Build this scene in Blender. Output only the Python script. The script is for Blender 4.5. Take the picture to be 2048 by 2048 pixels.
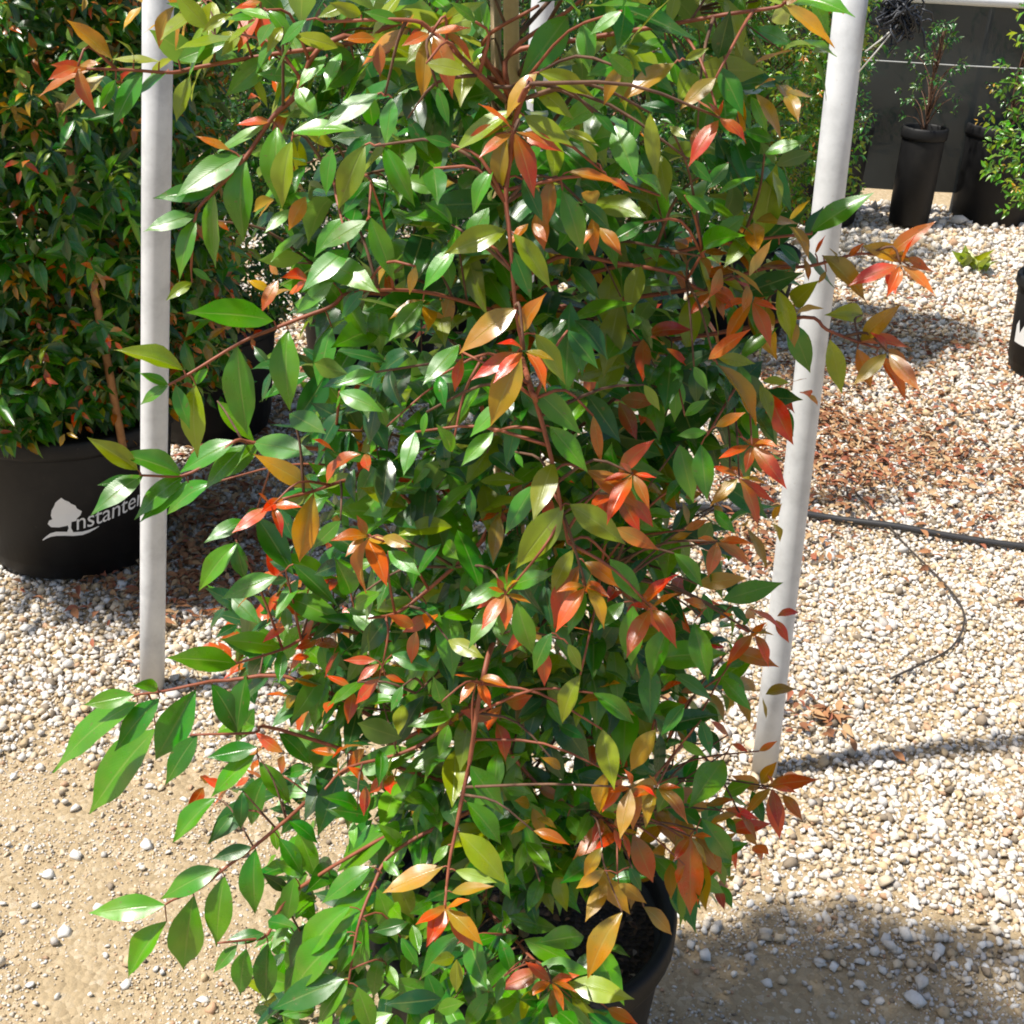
import bpy, math, random
import numpy as np
from mathutils import Vector, Matrix, noise as mnoise

random.seed(11); rng = np.random.default_rng(11)
for o in list(bpy.data.objects): bpy.data.objects.remove(o)
scene = bpy.context.scene
COL = scene.collection
rad = math.radians

# ------------------------------------------------------------------ camera
CAM_H, PITCH, ROLL = 1.60, 27.0, 3.0
F_SRC = 2544.0                                    # focal length in pixels of a 2048 px wide frame
cam_d = bpy.data.cameras.new('camera'); cam = bpy.data.objects.new('camera', cam_d); COL.objects.link(cam)
CAM_R = Matrix.Rotation(rad(90 - PITCH), 3, 'X') @ Matrix.Rotation(rad(ROLL), 3, 'Z')
cam.matrix_world = Matrix.Translation((0, 0, CAM_H)) @ CAM_R.to_4x4()
cam_d.sensor_width = 36; cam_d.lens = 36 * F_SRC / 2048; cam_d.clip_start = .02; cam_d.clip_end = 300
scene.camera = cam

# ------------------------------------------------------------------ world, sun, exposure
SUN_EL = 63.0
SUN_AZ = (-.985, -.20)                             # horizontal direction towards the sun: from the left
_a = Vector((SUN_AZ[0], SUN_AZ[1])).normalized()
SUN = Vector((_a.x * math.cos(rad(SUN_EL)), _a.y * math.cos(rad(SUN_EL)), math.sin(rad(SUN_EL))))
world = bpy.data.worlds.new('World'); scene.world = world; world.use_nodes = True
wn = world.node_tree.nodes; wl = world.node_tree.links
bg = wn['Background']; sky = wn.new('ShaderNodeTexSky'); sky.sky_type = 'NISHITA'; sky.sun_disc = False
sky.sun_elevation = rad(SUN_EL); sky.sun_rotation = math.atan2(_a.x, _a.y) % (2 * math.pi)
sky.air_density = 1.0; sky.dust_density = 2.0
wl.new(sky.outputs[0], bg.inputs[0]); bg.inputs[1].default_value = 0.100
sd = bpy.data.lights.new('sun', 'SUN'); sd.energy = 4.9; sd.angle = rad(2.0); sd.color = (1, .95, .87)
sun = bpy.data.objects.new('sun', sd); COL.objects.link(sun)
sun.rotation_euler = (-SUN).to_track_quat('-Z', 'Y').to_euler()
vs = scene.view_settings; vs.view_transform = 'Standard'; vs.look = 'None'; vs.gamma = 1; vs.exposure = 0.54
vs.use_curve_mapping = False
scene.render.engine = 'CYCLES'
scene.cycles.filter_width = 1.9
scene.cycles.max_bounces = 5; scene.cycles.diffuse_bounces = 3; scene.cycles.glossy_bounces = 2; scene.cycles.transmission_bounces = 3; scene.cycles.transparent_max_bounces = 16

# ------------------------------------------------------------------ helpers
def ray(x, y):                                    # x, y on the 2048 px photograph -> world direction
    return (CAM_R @ Vector(((x - 1024) / F_SRC, -(y - 1024) / F_SRC, -1))).normalized()
def on_z(x, y, z=0.0):
    r = ray(x, y); return Vector((0, 0, CAM_H)) + r * ((z - CAM_H) / r.z)
def on_y(x, y, Y):
    r = ray(x, y); return Vector((0, 0, CAM_H)) + r * (Y / r.y)
def w2(x, y): return x * 1.06, y * 1.06           # 1932-grid reading -> 2048 px

def tag(o, label=None, cat=None, group=None, kind=None):
    if label: o['label'] = label
    if cat: o['category'] = cat
    if group: o['group'] = group
    if kind: o['kind'] = kind
    return o
def empty(name, loc, label, cat, group=None):
    o = bpy.data.objects.new(name, None); COL.objects.link(o); o.location = loc; o.empty_display_size = .1
    return tag(o, label, cat, group)
def link(name, me, parent=None):
    o = bpy.data.objects.new(name, me); COL.objects.link(o)
    if parent is not None:
        o.parent = parent
        o.matrix_parent_inverse = Matrix.Translation(-parent.location) if parent.type == 'EMPTY' else parent.matrix_world.inverted()
    return o
def mesh(name, V, F, mat, smooth=False, col=None, uv=None):
    me = bpy.data.meshes.new(name)
    if isinstance(V, np.ndarray) and isinstance(F, np.ndarray):
        k = F.shape[1]; n = len(F)
        me.vertices.add(len(V)); me.vertices.foreach_set('co', np.ascontiguousarray(V, np.float32).ravel())
        me.loops.add(n * k); me.loops.foreach_set('vertex_index', np.ascontiguousarray(F, np.int32).ravel())
        me.polygons.add(n); me.polygons.foreach_set('loop_start', np.arange(0, n * k, k, dtype=np.int32))
        me.polygons.foreach_set('loop_total', np.full(n, k, np.int32))
        me.update(calc_edges=True)
    else:
        me.from_pydata([tuple(v) for v in V], [], [tuple(f) for f in F]); me.update()
    if smooth: me.polygons.foreach_set('use_smooth', np.ones(len(me.polygons), bool))
    if col is not None:
        a = me.color_attributes.new('Col', 'FLOAT_COLOR', 'POINT')
        c = np.ones((len(V), 4), np.float32); c[:, :3] = col; a.data.foreach_set('color', c.ravel())
    if uv is not None:
        l = me.uv_layers.new(name='UVMap'); li = np.zeros(len(me.loops), np.int32)
        me.loops.foreach_get('vertex_index', li); l.data.foreach_set('uv', np.ascontiguousarray(uv[li], np.float32).ravel())
    if mat: me.materials.append(mat)
    return me
def tube_vf(pts, r, sides=6, cap=True):
    pts = [Vector(p) for p in pts]; n = len(pts)
    rs = r if hasattr(r, '__len__') else [r] * n
    V, F = [], []; up = Vector((0.31, 0.2, 0.93))
    for i, p in enumerate(pts):
        t = (pts[min(i + 1, n - 1)] - pts[max(i - 1, 0)]).normalized()
        a = t.cross(up)
        if a.length < 1e-4: a = t.cross(Vector((1, 0, 0)))
        a.normalize(); b = t.cross(a)
        for k in range(sides):
            th = 2 * math.pi * k / sides
            V.append(p + (a * math.cos(th) + b * math.sin(th)) * rs[i])
    for i in range(n - 1):
        for k in range(sides):
            k2 = (k + 1) % sides
            F.append((i * sides + k, i * sides + k2, (i + 1) * sides + k2, (i + 1) * sides + k))
    if cap:
        F.append(tuple(range(sides))[::-1]); F.append(tuple((n - 1) * sides + k for k in range(sides)))
    return V, F
def smooth_path(pts, m=6):
    P = [Vector(p) for p in pts]
    if len(P) < 3: return [P[0].lerp(P[-1], i / m) for i in range(m + 1)]
    P = [P[0] * 2 - P[1]] + P + [P[-1] * 2 - P[-2]]; out = []
    for i in range(1, len(P) - 2):
        a, b, c, d = P[i - 1:i + 3]
        for k in range(m):
            t = k / m
            out.append(.5 * ((2 * b) + (c - a) * t + (2 * a - 5 * b + 4 * c - d) * t * t + (3 * b - a - 3 * c + d) * t ** 3))
    out.append(P[-2]); return out
def tube(name, pts, r, mat, parent=None, sides=8):
    V, F = tube_vf(pts, r, sides); return link(name, mesh(name, V, F, mat, True), parent)
def lathe(name, prof, c, mat, parent=None, n=56, wob=0.0):
    V, F = [], []; m = len(prof)
    for i in range(n):
        a = 2 * math.pi * i / n
        for j, (r, z) in enumerate(prof):
            k = 1 + wob * math.sin(2 * a + .7) + wob * .5 * math.sin(3 * a + z * 9)
            V.append((c[0] + r * k * math.cos(a), c[1] + r * k * math.sin(a), c[2] + z))
    for i in range(n):
        for j in range(m - 1):
            i2 = (i + 1) % n
            F.append((i * m + j, i2 * m + j, i2 * m + j + 1, i * m + j + 1))
    return link(name, mesh(name, V, F, mat, True), parent)

# ------------------------------------------------------------------ materials
class NT:
    def __init__(s, name):
        s.m = bpy.data.materials.new(name); s.m.use_nodes = True
        s.n = s.m.node_tree.nodes; s.l = s.m.node_tree.links; s.b = s.n['Principled BSDF']; s.out = s.n['Material Output']
    def __call__(s, t, **kw):
        n = s.n.new(t)
        for k, v in kw.items():
            if k.startswith('i_'):
                key = k[2:]; key = int(key) if key.isdigit() else key
                n.inputs[key].default_value = v
            else: setattr(n, k, v)
        return n
    def math(s, op, a, b=None, c=None, clamp=False):
        n = s.n.new('ShaderNodeMath'); n.operation = op; n.use_clamp = clamp
        for i, v in enumerate((a, b, c)):
            if v is None: continue
            if hasattr(v, 'is_linked'): s.l.new(v, n.inputs[i])
            else: n.inputs[i].default_value = v
        return n.outputs[0]
    def mix(s, f, a, b, bt='MIX'):
        n = s.n.new('ShaderNodeMix'); n.data_type = 'RGBA'; n.blend_type = bt
        for i, v in ((0, f), (6, a), (7, b)):
            if hasattr(v, 'is_linked'): s.l.new(v, n.inputs[i])
            else: n.inputs[i].default_value = v if i == 0 else (*v, 1)[:4]
        return n.outputs[2]
    def noise(s, scale, detail=3, rough=.55, vec=None, out=0):
        n = s.n.new('ShaderNodeTexNoise'); n.inputs['Scale'].default_value = scale
        n.inputs['Detail'].default_value = detail; n.inputs['Roughness'].default_value = rough
        if vec is not None: s.l.new(vec, n.inputs['Vector'])
        return n.outputs[out]
    def ramp(s, f, stops):
        n = s.n.new('ShaderNodeValToRGB'); s.l.new(f, n.inputs[0]); e = n.color_ramp.elements
        while len(e) < len(stops): e.new(.5)
        for k, (p, c) in zip(e, stops): k.position = p; k.color = (*c, 1)
        return n.outputs[0]
    def bump(s, h, strength=.3, dist=.01):
        n = s.n.new('ShaderNodeBump'); n.inputs['Strength'].default_value = strength; n.inputs['Distance'].default_value = dist
        s.l.new(h, n.inputs['Height']); s.l.new(n.outputs[0], s.b.inputs['Normal']); return n.outputs[0]
    def set(s, **kw):
        for k, v in kw.items():
            i = s.b.inputs[k.replace('_', ' ')]
            if hasattr(v, 'is_linked'): s.l.new(v, i)
            else: i.default_value = (*v, 1) if isinstance(v, tuple) and len(v) == 3 else v
        return s
    def pos(s): return s.n.new('ShaderNodeNewGeometry').outputs['Position']

def leaf_material(name, source, rough=.27, trans=.30):
    t = NT(name)
    if source == 'object': base = t('ShaderNodeObjectInfo').outputs['Color']
    else: base = t('ShaderNodeAttribute', attribute_name='Col').outputs['Color']
    uv = t('ShaderNodeUVMap').outputs[0]; sep = t('ShaderNodeSeparateXYZ'); t.l.new(uv, sep.inputs[0])
    u, v = sep.outputs[0], sep.outputs[1]
    du = t.math('ABSOLUTE', t.math('SUBTRACT', u, .5))
    rib = t.math('SUBTRACT', 1, t.math('MULTIPLY', du, 22, clamp=True), clamp=True)
    # side veins running forward from the midrib
    ph = t.math('SUBTRACT', t.math('MULTIPLY', v, 62), t.math('MULTIPLY', du, 46))
    vein = t.math('POWER', t.math('ABSOLUTE', t.math('SINE', ph)), 6)
    nz = t.noise(38, 4, .6, t.pos()); nz2 = t.noise(9, 2, .5, t.pos())
    c = t.mix(t.math('MULTIPLY', nz, .35), base, (.02, .05, .01), 'MIX')
    hs = t('ShaderNodeHueSaturation', i_Hue=.5, i_Saturation=1.22); t.l.new(c, hs.inputs['Color'])
    t.l.new(t.math('MULTIPLY_ADD', nz2, 1.3, .72), hs.inputs['Value'])
    nz3 = t.noise(21, 2, .5, t.pos()); t.l.new(t.math('MULTIPLY_ADD', t.math('SUBTRACT', .5, nz3), .08, .5), hs.inputs['Hue'])
    c = hs.outputs[0]
    sc = t('ShaderNodeSeparateColor'); t.l.new(c, sc.inputs[0])
    warm = t.math('MULTIPLY', t.math('SUBTRACT', sc.outputs[0], t.math('MULTIPLY', sc.outputs[1], 1.05)), 14, clamp=True)
    nb = t.noise(26, 3, .6, t.pos())
    g1 = t.math('MULTIPLY', t.math('ADD', t.math('SUBTRACT', nb, .42), t.math('MULTIPLY', t.math('SUBTRACT', .45, v), .55)), 3.2, clamp=True)
    c = t.mix(t.math('MULTIPLY', t.math('MULTIPLY', warm, g1), .52), c, (.17, .20, .028))
    g2 = t.math('MULTIPLY', t.math('ADD', t.math('SUBTRACT', nb, .52), t.math('MULTIPLY', t.math('SUBTRACT', v, .6), .25)), 3.0, clamp=True)
    c = t.mix(t.math('MULTIPLY', t.math('MULTIPLY', t.math('SUBTRACT', 1, warm), g2), .38), c, (.20, .25, .030))
    lighter = t.mix(.4, c, (.42, .46, .16)); c2 = t.mix(t.math('MULTIPLY', rib, .6), c, lighter)
    c2 = t.mix(t.math('MULTIPLY', vein, .06), c2, lighter)
    spot = t.math('GREATER_THAN', t.noise(130, 2, .5, t.pos()), .71); c2 = t.mix(t.math('MULTIPLY', spot, .5), c2, (.17, .11, .04))
    dust = t.ramp(t.noise(17, 4, .65, t.pos()), [(.45, (0, 0, 0)), (.8, (1, 1, 1))]); c2 = t.mix(t.math('MULTIPLY', dust, .06), c2, (.40, .37, .28))
    geo = t('ShaderNodeNewGeometry')
    under = t.mix(.34, c2, (.30, .36, .17)); c3 = t.mix(geo.outputs['Backfacing'], c2, under)
    r = t.math('ADD', t.math('MULTIPLY', nz, .22), rough - .1)
    r = t.math('ADD', r, t.math('MULTIPLY', dust, .16)); r = t.math('ADD', r, t.math('MULTIPLY', geo.outputs['Backfacing'], .22))
    t.set(Base_Color=c3, Roughness=r, Coat_Weight=.4, Coat_Roughness=.20); t.b.inputs['Specular IOR Level'].default_value = .62
    h = t.math('ADD', t.math('MULTIPLY', rib, -1.0), t.math('MULTIPLY', vein, -.10))
    h = t.math('ADD', h, t.math('MULTIPLY', nz2, 1.3))
    t.bump(h, .4, .0010)
    tr = t('ShaderNodeBsdfTranslucent'); tc = t.mix(1.0, c3, (1.9, 1.75, .8), 'MULTIPLY'); t.l.new(tc, tr.inputs[0])
    mx = t('ShaderNodeMixShader', i_0=trans); t.l.new(t.b.outputs[0], mx.inputs[1]); t.l.new(tr.outputs[0], mx.inputs[2])
    t.l.new(mx.outputs[0], t.out.inputs[0]); return t.m

M = {}
M['leaf_obj'] = leaf_material('leaf_single', 'object')
M['leaf_att'] = leaf_material('leaf_mass', 'attr')

def stone_material(name, source):
    t = NT(name)
    base = t('ShaderNodeObjectInfo').outputs['Color'] if source == 'object' else t('ShaderNodeAttribute', attribute_name='Col').outputs['Color']
    n = t.noise(190, 4, .65, t.pos())
    c = t.mix(t.math('MULTIPLY', n, .42), base, (.42, .34, .24))
    t.set(Base_Color=c, Roughness=.82); t.bump(t.noise(420, 3, .6, t.pos()), .5, .002); return t.m
M['stone_obj'] = stone_material('stone_single', 'object')
M['stone_att'] = stone_material('stone_mass', 'attr')

t = NT('sandy_ground'); p = t.pos()
vor = t('ShaderNodeTexVoronoi', i_Scale=95.0); t.l.new(p, vor.inputs['Vector'])
grain = t.ramp(vor.outputs['Color'], [(0, (.30, .215, .12)), (.45, (.46, .345, .20)), (.8, (.58, .46, .30)), (1, (.72, .64, .52))])
fine = t.noise(420, 4, .7, p); big = t.noise(2.3, 4, .6, p)
c = t.mix(t.math('MULTIPLY', fine, .55), grain, (.26, .18, .085))
c = t.mix(t.math('MULTIPLY', big, .5), c, (.50, .395, .245))
t.set(Base_Color=c, Roughness=.93)
t.bump(t.math('ADD', t.math('MULTIPLY', vor.outputs['Distance'], -1.2), t.math('MULTIPLY', fine, .9)), .75, .006)
M['ground'] = t.m

t = NT('white_pole_paint'); p = t.pos()
n1 = t.noise(14, 5, .65, p); n2 = t.noise(170, 3, .6, p)
c = t.ramp(n1, [(.3, (.47, .48, .49)), (.5, (.60, .615, .625)), (.75, (.69, .70, .71))])
spk = t.math('GREATER_THAN', n2, .69); c = t.mix(t.math('MULTIPLY', spk, .35), c, (.42, .38, .32))
tc = t('ShaderNodeSeparateXYZ'); t.l.new(p, tc.inputs[0])
low = t.math('SUBTRACT', 1, t.math('MULTIPLY', tc.outputs[2], 9, clamp=True), clamp=True)   # soil splashed up the foot
c = t.mix(t.math('MULTIPLY', low, t.math('MULTIPLY', n1, .8)), c, (.48, .39, .26))
t.set(Base_Color=c, Roughness=.48); t.bump(n1, .15, .003); M['pole'] = t.m

t = NT('black_pot_plastic'); p = t.pos()
n1 = t.noise(7, 5, .62, p); n2 = t.noise(90, 3, .6, p)
c = t.ramp(n1, [(.3, (.006, .006, .007)), (.55, (.010, .010, .0105)), (.85, (.026, .024, .021))])
c = t.mix(t.math('MULTIPLY', t.math('GREATER_THAN', n2, .70), .25), c, (.07, .06, .045))
t.set(Base_Color=c, Roughness=t.math('MULTIPLY_ADD', n1, .3, .42)); t.b.inputs['Specular IOR Level'].default_value = .30; (None); t.bump(n2, .12, .002); M['pot'] = t.m

t = NT('potting_mix'); p = t.pos(); v = t('ShaderNodeTexVoronoi', i_Scale=140.0); t.l.new(p, v.inputs['Vector'])
c = t.ramp(v.outputs['Color'], [(0, (.012, .009, .007)), (.6, (.035, .022, .015)), (.9, (.08, .05, .03)), (1, (.2, .16, .12))])
t.set(Base_Color=c, Roughness=.95); t.bump(v.outputs['Distance'], .9, .008); M['soil'] = t.m

t = NT('bark_brown'); p = t.pos(); n1 = t.noise(60, 4, .6, p)
t.set(Base_Color=t.ramp(n1, [(.3, (.06, .03, .018)), (.6, (.15, .075, .042)), (.8, (.25, .15, .09))]), Roughness=.8); t.bump(n1, .5, .002); M['bark'] = t.m
t = NT('red_twig'); p = t.pos(); n1 = t.noise(45, 3, .6, p)
t.set(Base_Color=t.ramp(n1, [(.3, (.17, .045, .022)), (.7, (.33, .10, .05))]), Roughness=.55); M['redtwig'] = t.m
t = NT('bamboo_cane'); p = t.pos(); n1 = t.noise(30, 4, .6, p)
t.set(Base_Color=t.ramp(n1, [(.3, (.36, .23, .10)), (.7, (.56, .41, .22))]), Roughness=.55); M['bamboo'] = t.m
t = NT('hardwood_stake'); p = t.pos(); n1 = t.noise(40, 4, .6, p)
t.set(Base_Color=t.ramp(n1, [(.3, (.22, .10, .035)), (.7, (.40, .21, .09))]), Roughness=.75); M['stake'] = t.m
def plain(name, c, rough=.6, var=.4, sc=40):
    t = NT(name); n1 = t.noise(sc, 3, .6, t.pos())
    t.set(Base_Color=t.mix(t.math('MULTIPLY', n1, var), c, tuple(x * .45 for x in c)), Roughness=rough); return t.m
M['print'] = plain('white_print', (.80, .80, .79), .5, .12)
M['hose'] = plain('black_poly_pipe', (.035, .034, .034), .42, .3)
M['driptube'] = plain('drip_tube', (.05, .04, .032), .5, .3)
M['twine'] = plain('black_twine', (.020, .024, .032), .5, .4, 120)
M['string'] = plain('white_string', (.66, .65, .62), .7, .2)
M['wire'] = plain('galvanised_wire', (.52, .53, .52), .4, .2)
M['rail'] = plain('white_rail', (.78, .80, .80), .45, .15, 12)
M['litter'] = (lambda t: (t.set(Base_Color=t.mix(t.math('MULTIPLY', t.noise(150, 3, .6, t.pos()), .5), t('ShaderNodeAttribute', attribute_name='Col').outputs['Color'], (.10, .045, .02)), Roughness=.85), t.m)[1])(NT('dry_leaf'))
t = NT('shade_cloth'); p = t.pos()
wv = t('ShaderNodeTexWave', i_Scale=55.0, i_Distortion=.6); wv.bands_direction = 'Z'; t.l.new(p, wv.inputs['Vector'])
n1 = t.noise(5, 4, .6, p)
t.set(Base_Color=t.mix(n1, (.016, .020, .020), (.042, .051, .050)), Roughness=.75)
tp = t('ShaderNodeBsdfTransparent'); mx = t('ShaderNodeMixShader')
t.l.new(t.math('MULTIPLY_ADD', wv.outputs[0], .008, .008), mx.inputs[0]); t.l.new(t.b.outputs[0], mx.inputs[1]); t.l.new(tp.outputs[0], mx.inputs[2])
t.l.new(mx.outputs[0], t.out.inputs[0]); M['shade'] = t.m

# ------------------------------------------------------------------ leaf geometry
PROF_T = np.array([0, .05, .14, .27, .40, .54, .68, .80, .89, .955, 1.0])
PROF_W = np.array([.03, .20, .55, .88, 1.0, .93, .70, .41, .19, .07, .0])
def leaf_template(nv, nu, fold=.35, arch=.05, wave=.0, twist=0.0, seed=0):
    T = np.linspace(0, 1, nv) ** .95; Wd = np.interp(T, PROF_T, PROF_W)
    U = np.linspace(-1, 1, nu); V = []; UV = []
    for i, tt in enumerate(T):
        for u in U:
            x = .5 * Wd[i] * u
            z = arch * 4 * tt * (1 - tt) * (1.1 - .5 * tt) + abs(x) * fold * .36 + wave * .03 * math.sin(tt * 15 + seed + (0 if u < 0 else 1.9)) * abs(u)
            z += twist * x * (tt - .4) * .36
            V.append((x, tt, z)); UV.append((.5 + .5 * u, tt))
    Fc = [(i * nu + j, i * nu + j + 1, (i + 1) * nu + j + 1, (i + 1) * nu + j) for i in range(nv - 1) for j in range(nu - 1)]
    return np.array(V, np.float32), np.array(Fc, np.int32), np.array(UV, np.float32)
HI = [leaf_template(10, 5, f, a, w, tw, k) for k, (f, a, w, tw) in enumerate([(.10, .03, .3, .2), (.16, .06, .4, -.3), (.22, .05, .3, .3), (.12, .09, .4, -.2), (.55, .08, .5, .5), (.40, .14, .5, 0), (.75, .10, .6, -.5), (.35, .04, .5, .6)])]
HI_ME = [mesh('leaf', V, F_, M['leaf_obj'], True, None, uv) for V, F_, uv in HI]
MD = [leaf_template(6, 3, f, a, 0, tw, k) for k, (f, a, tw) in enumerate([(.6, .06, .2), (.9, .10, -.3), (.4, .14, .4), (.8, -.03, .2)])]
MD_ME = [mesh('leaf', V, F_, M['leaf_obj'], True, None, uv) for V, F_, uv in MD]

LO = [leaf_template(4, 3, f, a, 0, tw, k) for k, (f, a, tw) in enumerate([(.6, .06, .2), (.9, .10, -.3), (.4, .14, .4), (.8, -.03, .2)])]

class Leaves:                                     # collects leaves: base, tip, normal, width, colour
    def __init__(s): s.L = []
    def add(s, B, T, N, w, c):
        a = T - B; L = a.length
        if L < 1e-4: return
        a = a / L; N = (N - a * N.dot(a))
        if N.length < 1e-3: N = a.orthogonal()
        N.normalize(); X = a.cross(N); s.L.append((B.copy(), X, a, N, L, w, c))
def leaf_objects(items, meshes, parent):
    for k, (B, X, a, N, L, w, c) in enumerate(items):
        H_ = (SUN + (EYE - B).normalized()).normalized(); flat = N.dot(H_) > .93 and len(meshes) > 4   # sheen shows on the flatter blades
        o = bpy.data.objects.new('leaf', meshes[k % 4 if flat else 2 + k % (len(meshes) - 2)]); COL.objects.link(o); o.parent = parent
        m = Matrix(((X.x * w, a.x * L, N.x * L, B.x), (X.y * w, a.y * L, N.y * L, B.y), (X.z * w, a.z * L, N.z * L, B.z), (0, 0, 0, 1)))
        o.matrix_basis = Matrix.Translation(-parent.location) @ m
        o.color = (*c, 1)
def leaf_mass(name, items, templates, parent):
    if not items: return
    Vs, Fs, Us, Cs = [], [], [], []; off = 0; K = len(templates)
    for k in range(K):
        sub = items[k::K]
        if not sub: continue
        V, F_, uv = templates[k]; n = len(sub)
        X = np.array([tuple(i[1] * i[5]) for i in sub]); A = np.array([tuple(i[2] * i[4]) for i in sub])
        N = np.array([tuple(i[3] * i[4]) for i in sub]); B = np.array([tuple(i[0]) for i in sub]); C = np.array([i[6] for i in sub])
        P = B[:, None] + V[None, :, 0:1] * X[:, None] + V[None, :, 1:2] * A[:, None] + V[None, :, 2:3] * N[:, None]
        Vs.append(P.reshape(-1, 3)); m = len(V)
        Fs.append((F_[None] + (np.arange(n) * m)[:, None, None]).reshape(-1, 4) + off)
        Us.append(np.tile(uv, (n, 1))); Cs.append(np.repeat(C, m, 0)); off += n * m
    me = mesh(name, np.vstack(Vs), np.vstack(Fs), M['leaf_att'], True, np.vstack(Cs), np.vstack(Us))
    o = link(name, me, parent); tag(o, kind='stuff'); return o

PAL = {'n': (.017, .066, .020), 'g': (.078, .215, .018), 'd': (.036, .130, .021), 'k': (.074, .205, .028), 'y': (.190, .240, .024),  # n: darkened green, shade of crown depths and background put into the colour
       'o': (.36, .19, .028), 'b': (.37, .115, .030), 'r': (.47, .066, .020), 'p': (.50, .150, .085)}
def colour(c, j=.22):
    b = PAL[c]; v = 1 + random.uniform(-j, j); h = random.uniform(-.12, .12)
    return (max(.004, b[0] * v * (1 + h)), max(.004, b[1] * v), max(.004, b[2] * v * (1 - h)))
EYE = Vector((0, 0, CAM_H))
def rv(s=1.0): return Vector((random.gauss(0, s), random.gauss(0, s), random.gauss(0, s)))

# ------------------------------------------------------------------ ground
def gmesh():
    nx, ny = 90, 110
    xs = np.concatenate([[-60, -25, -10], np.linspace(-4, 4, nx), [10, 25, 60]]); ys = np.concatenate([[-60, -20, -5], np.linspace(-1, 8, ny), [14, 30, 80]])
    V = [(x, y, (.012 * mnoise.noise((x * 1.7, y * 1.7, 3)) + .006 * mnoise.noise((x * 6, y * 6, 1)) - .012) if abs(x) < 4 and -1 < y < 8 else -.012) for y in ys for x in xs]
    n = len(xs); F_ = [(j * n + i, j * n + i + 1, (j + 1) * n + i + 1, (j + 1) * n + i) for j in range(len(ys) - 1) for i in range(n - 1)]
    return mesh('ground', np.array(V), np.array(F_, np.int32), M['ground'], True)
ground = tag(link('ground', gmesh()), kind='structure')
def gz(x, y): return .012 * mnoise.noise((x * 1.7, y * 1.7, 3)) + .006 * mnoise.noise((x * 6, y * 6, 1)) - .012

# main positions (all from the calibrated camera)
MAIN = on_z(*w2(985, 1692), .36); MAIN.z = 0
LEFT = on_z(*w2(74, 1035), .12); LEFT.z = 0; LEFT.y += .26
def edge_y(x):                                    # where the wheel-worn sandy strip meets the gravel
    return 1.93 + .10 * x + .13 * mnoise.noise((x * 1.6, 4.2, 0)) + (.16 if x < -.2 else 0) - .42 * max(0, min(1, (x + .1) / .8))

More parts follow.
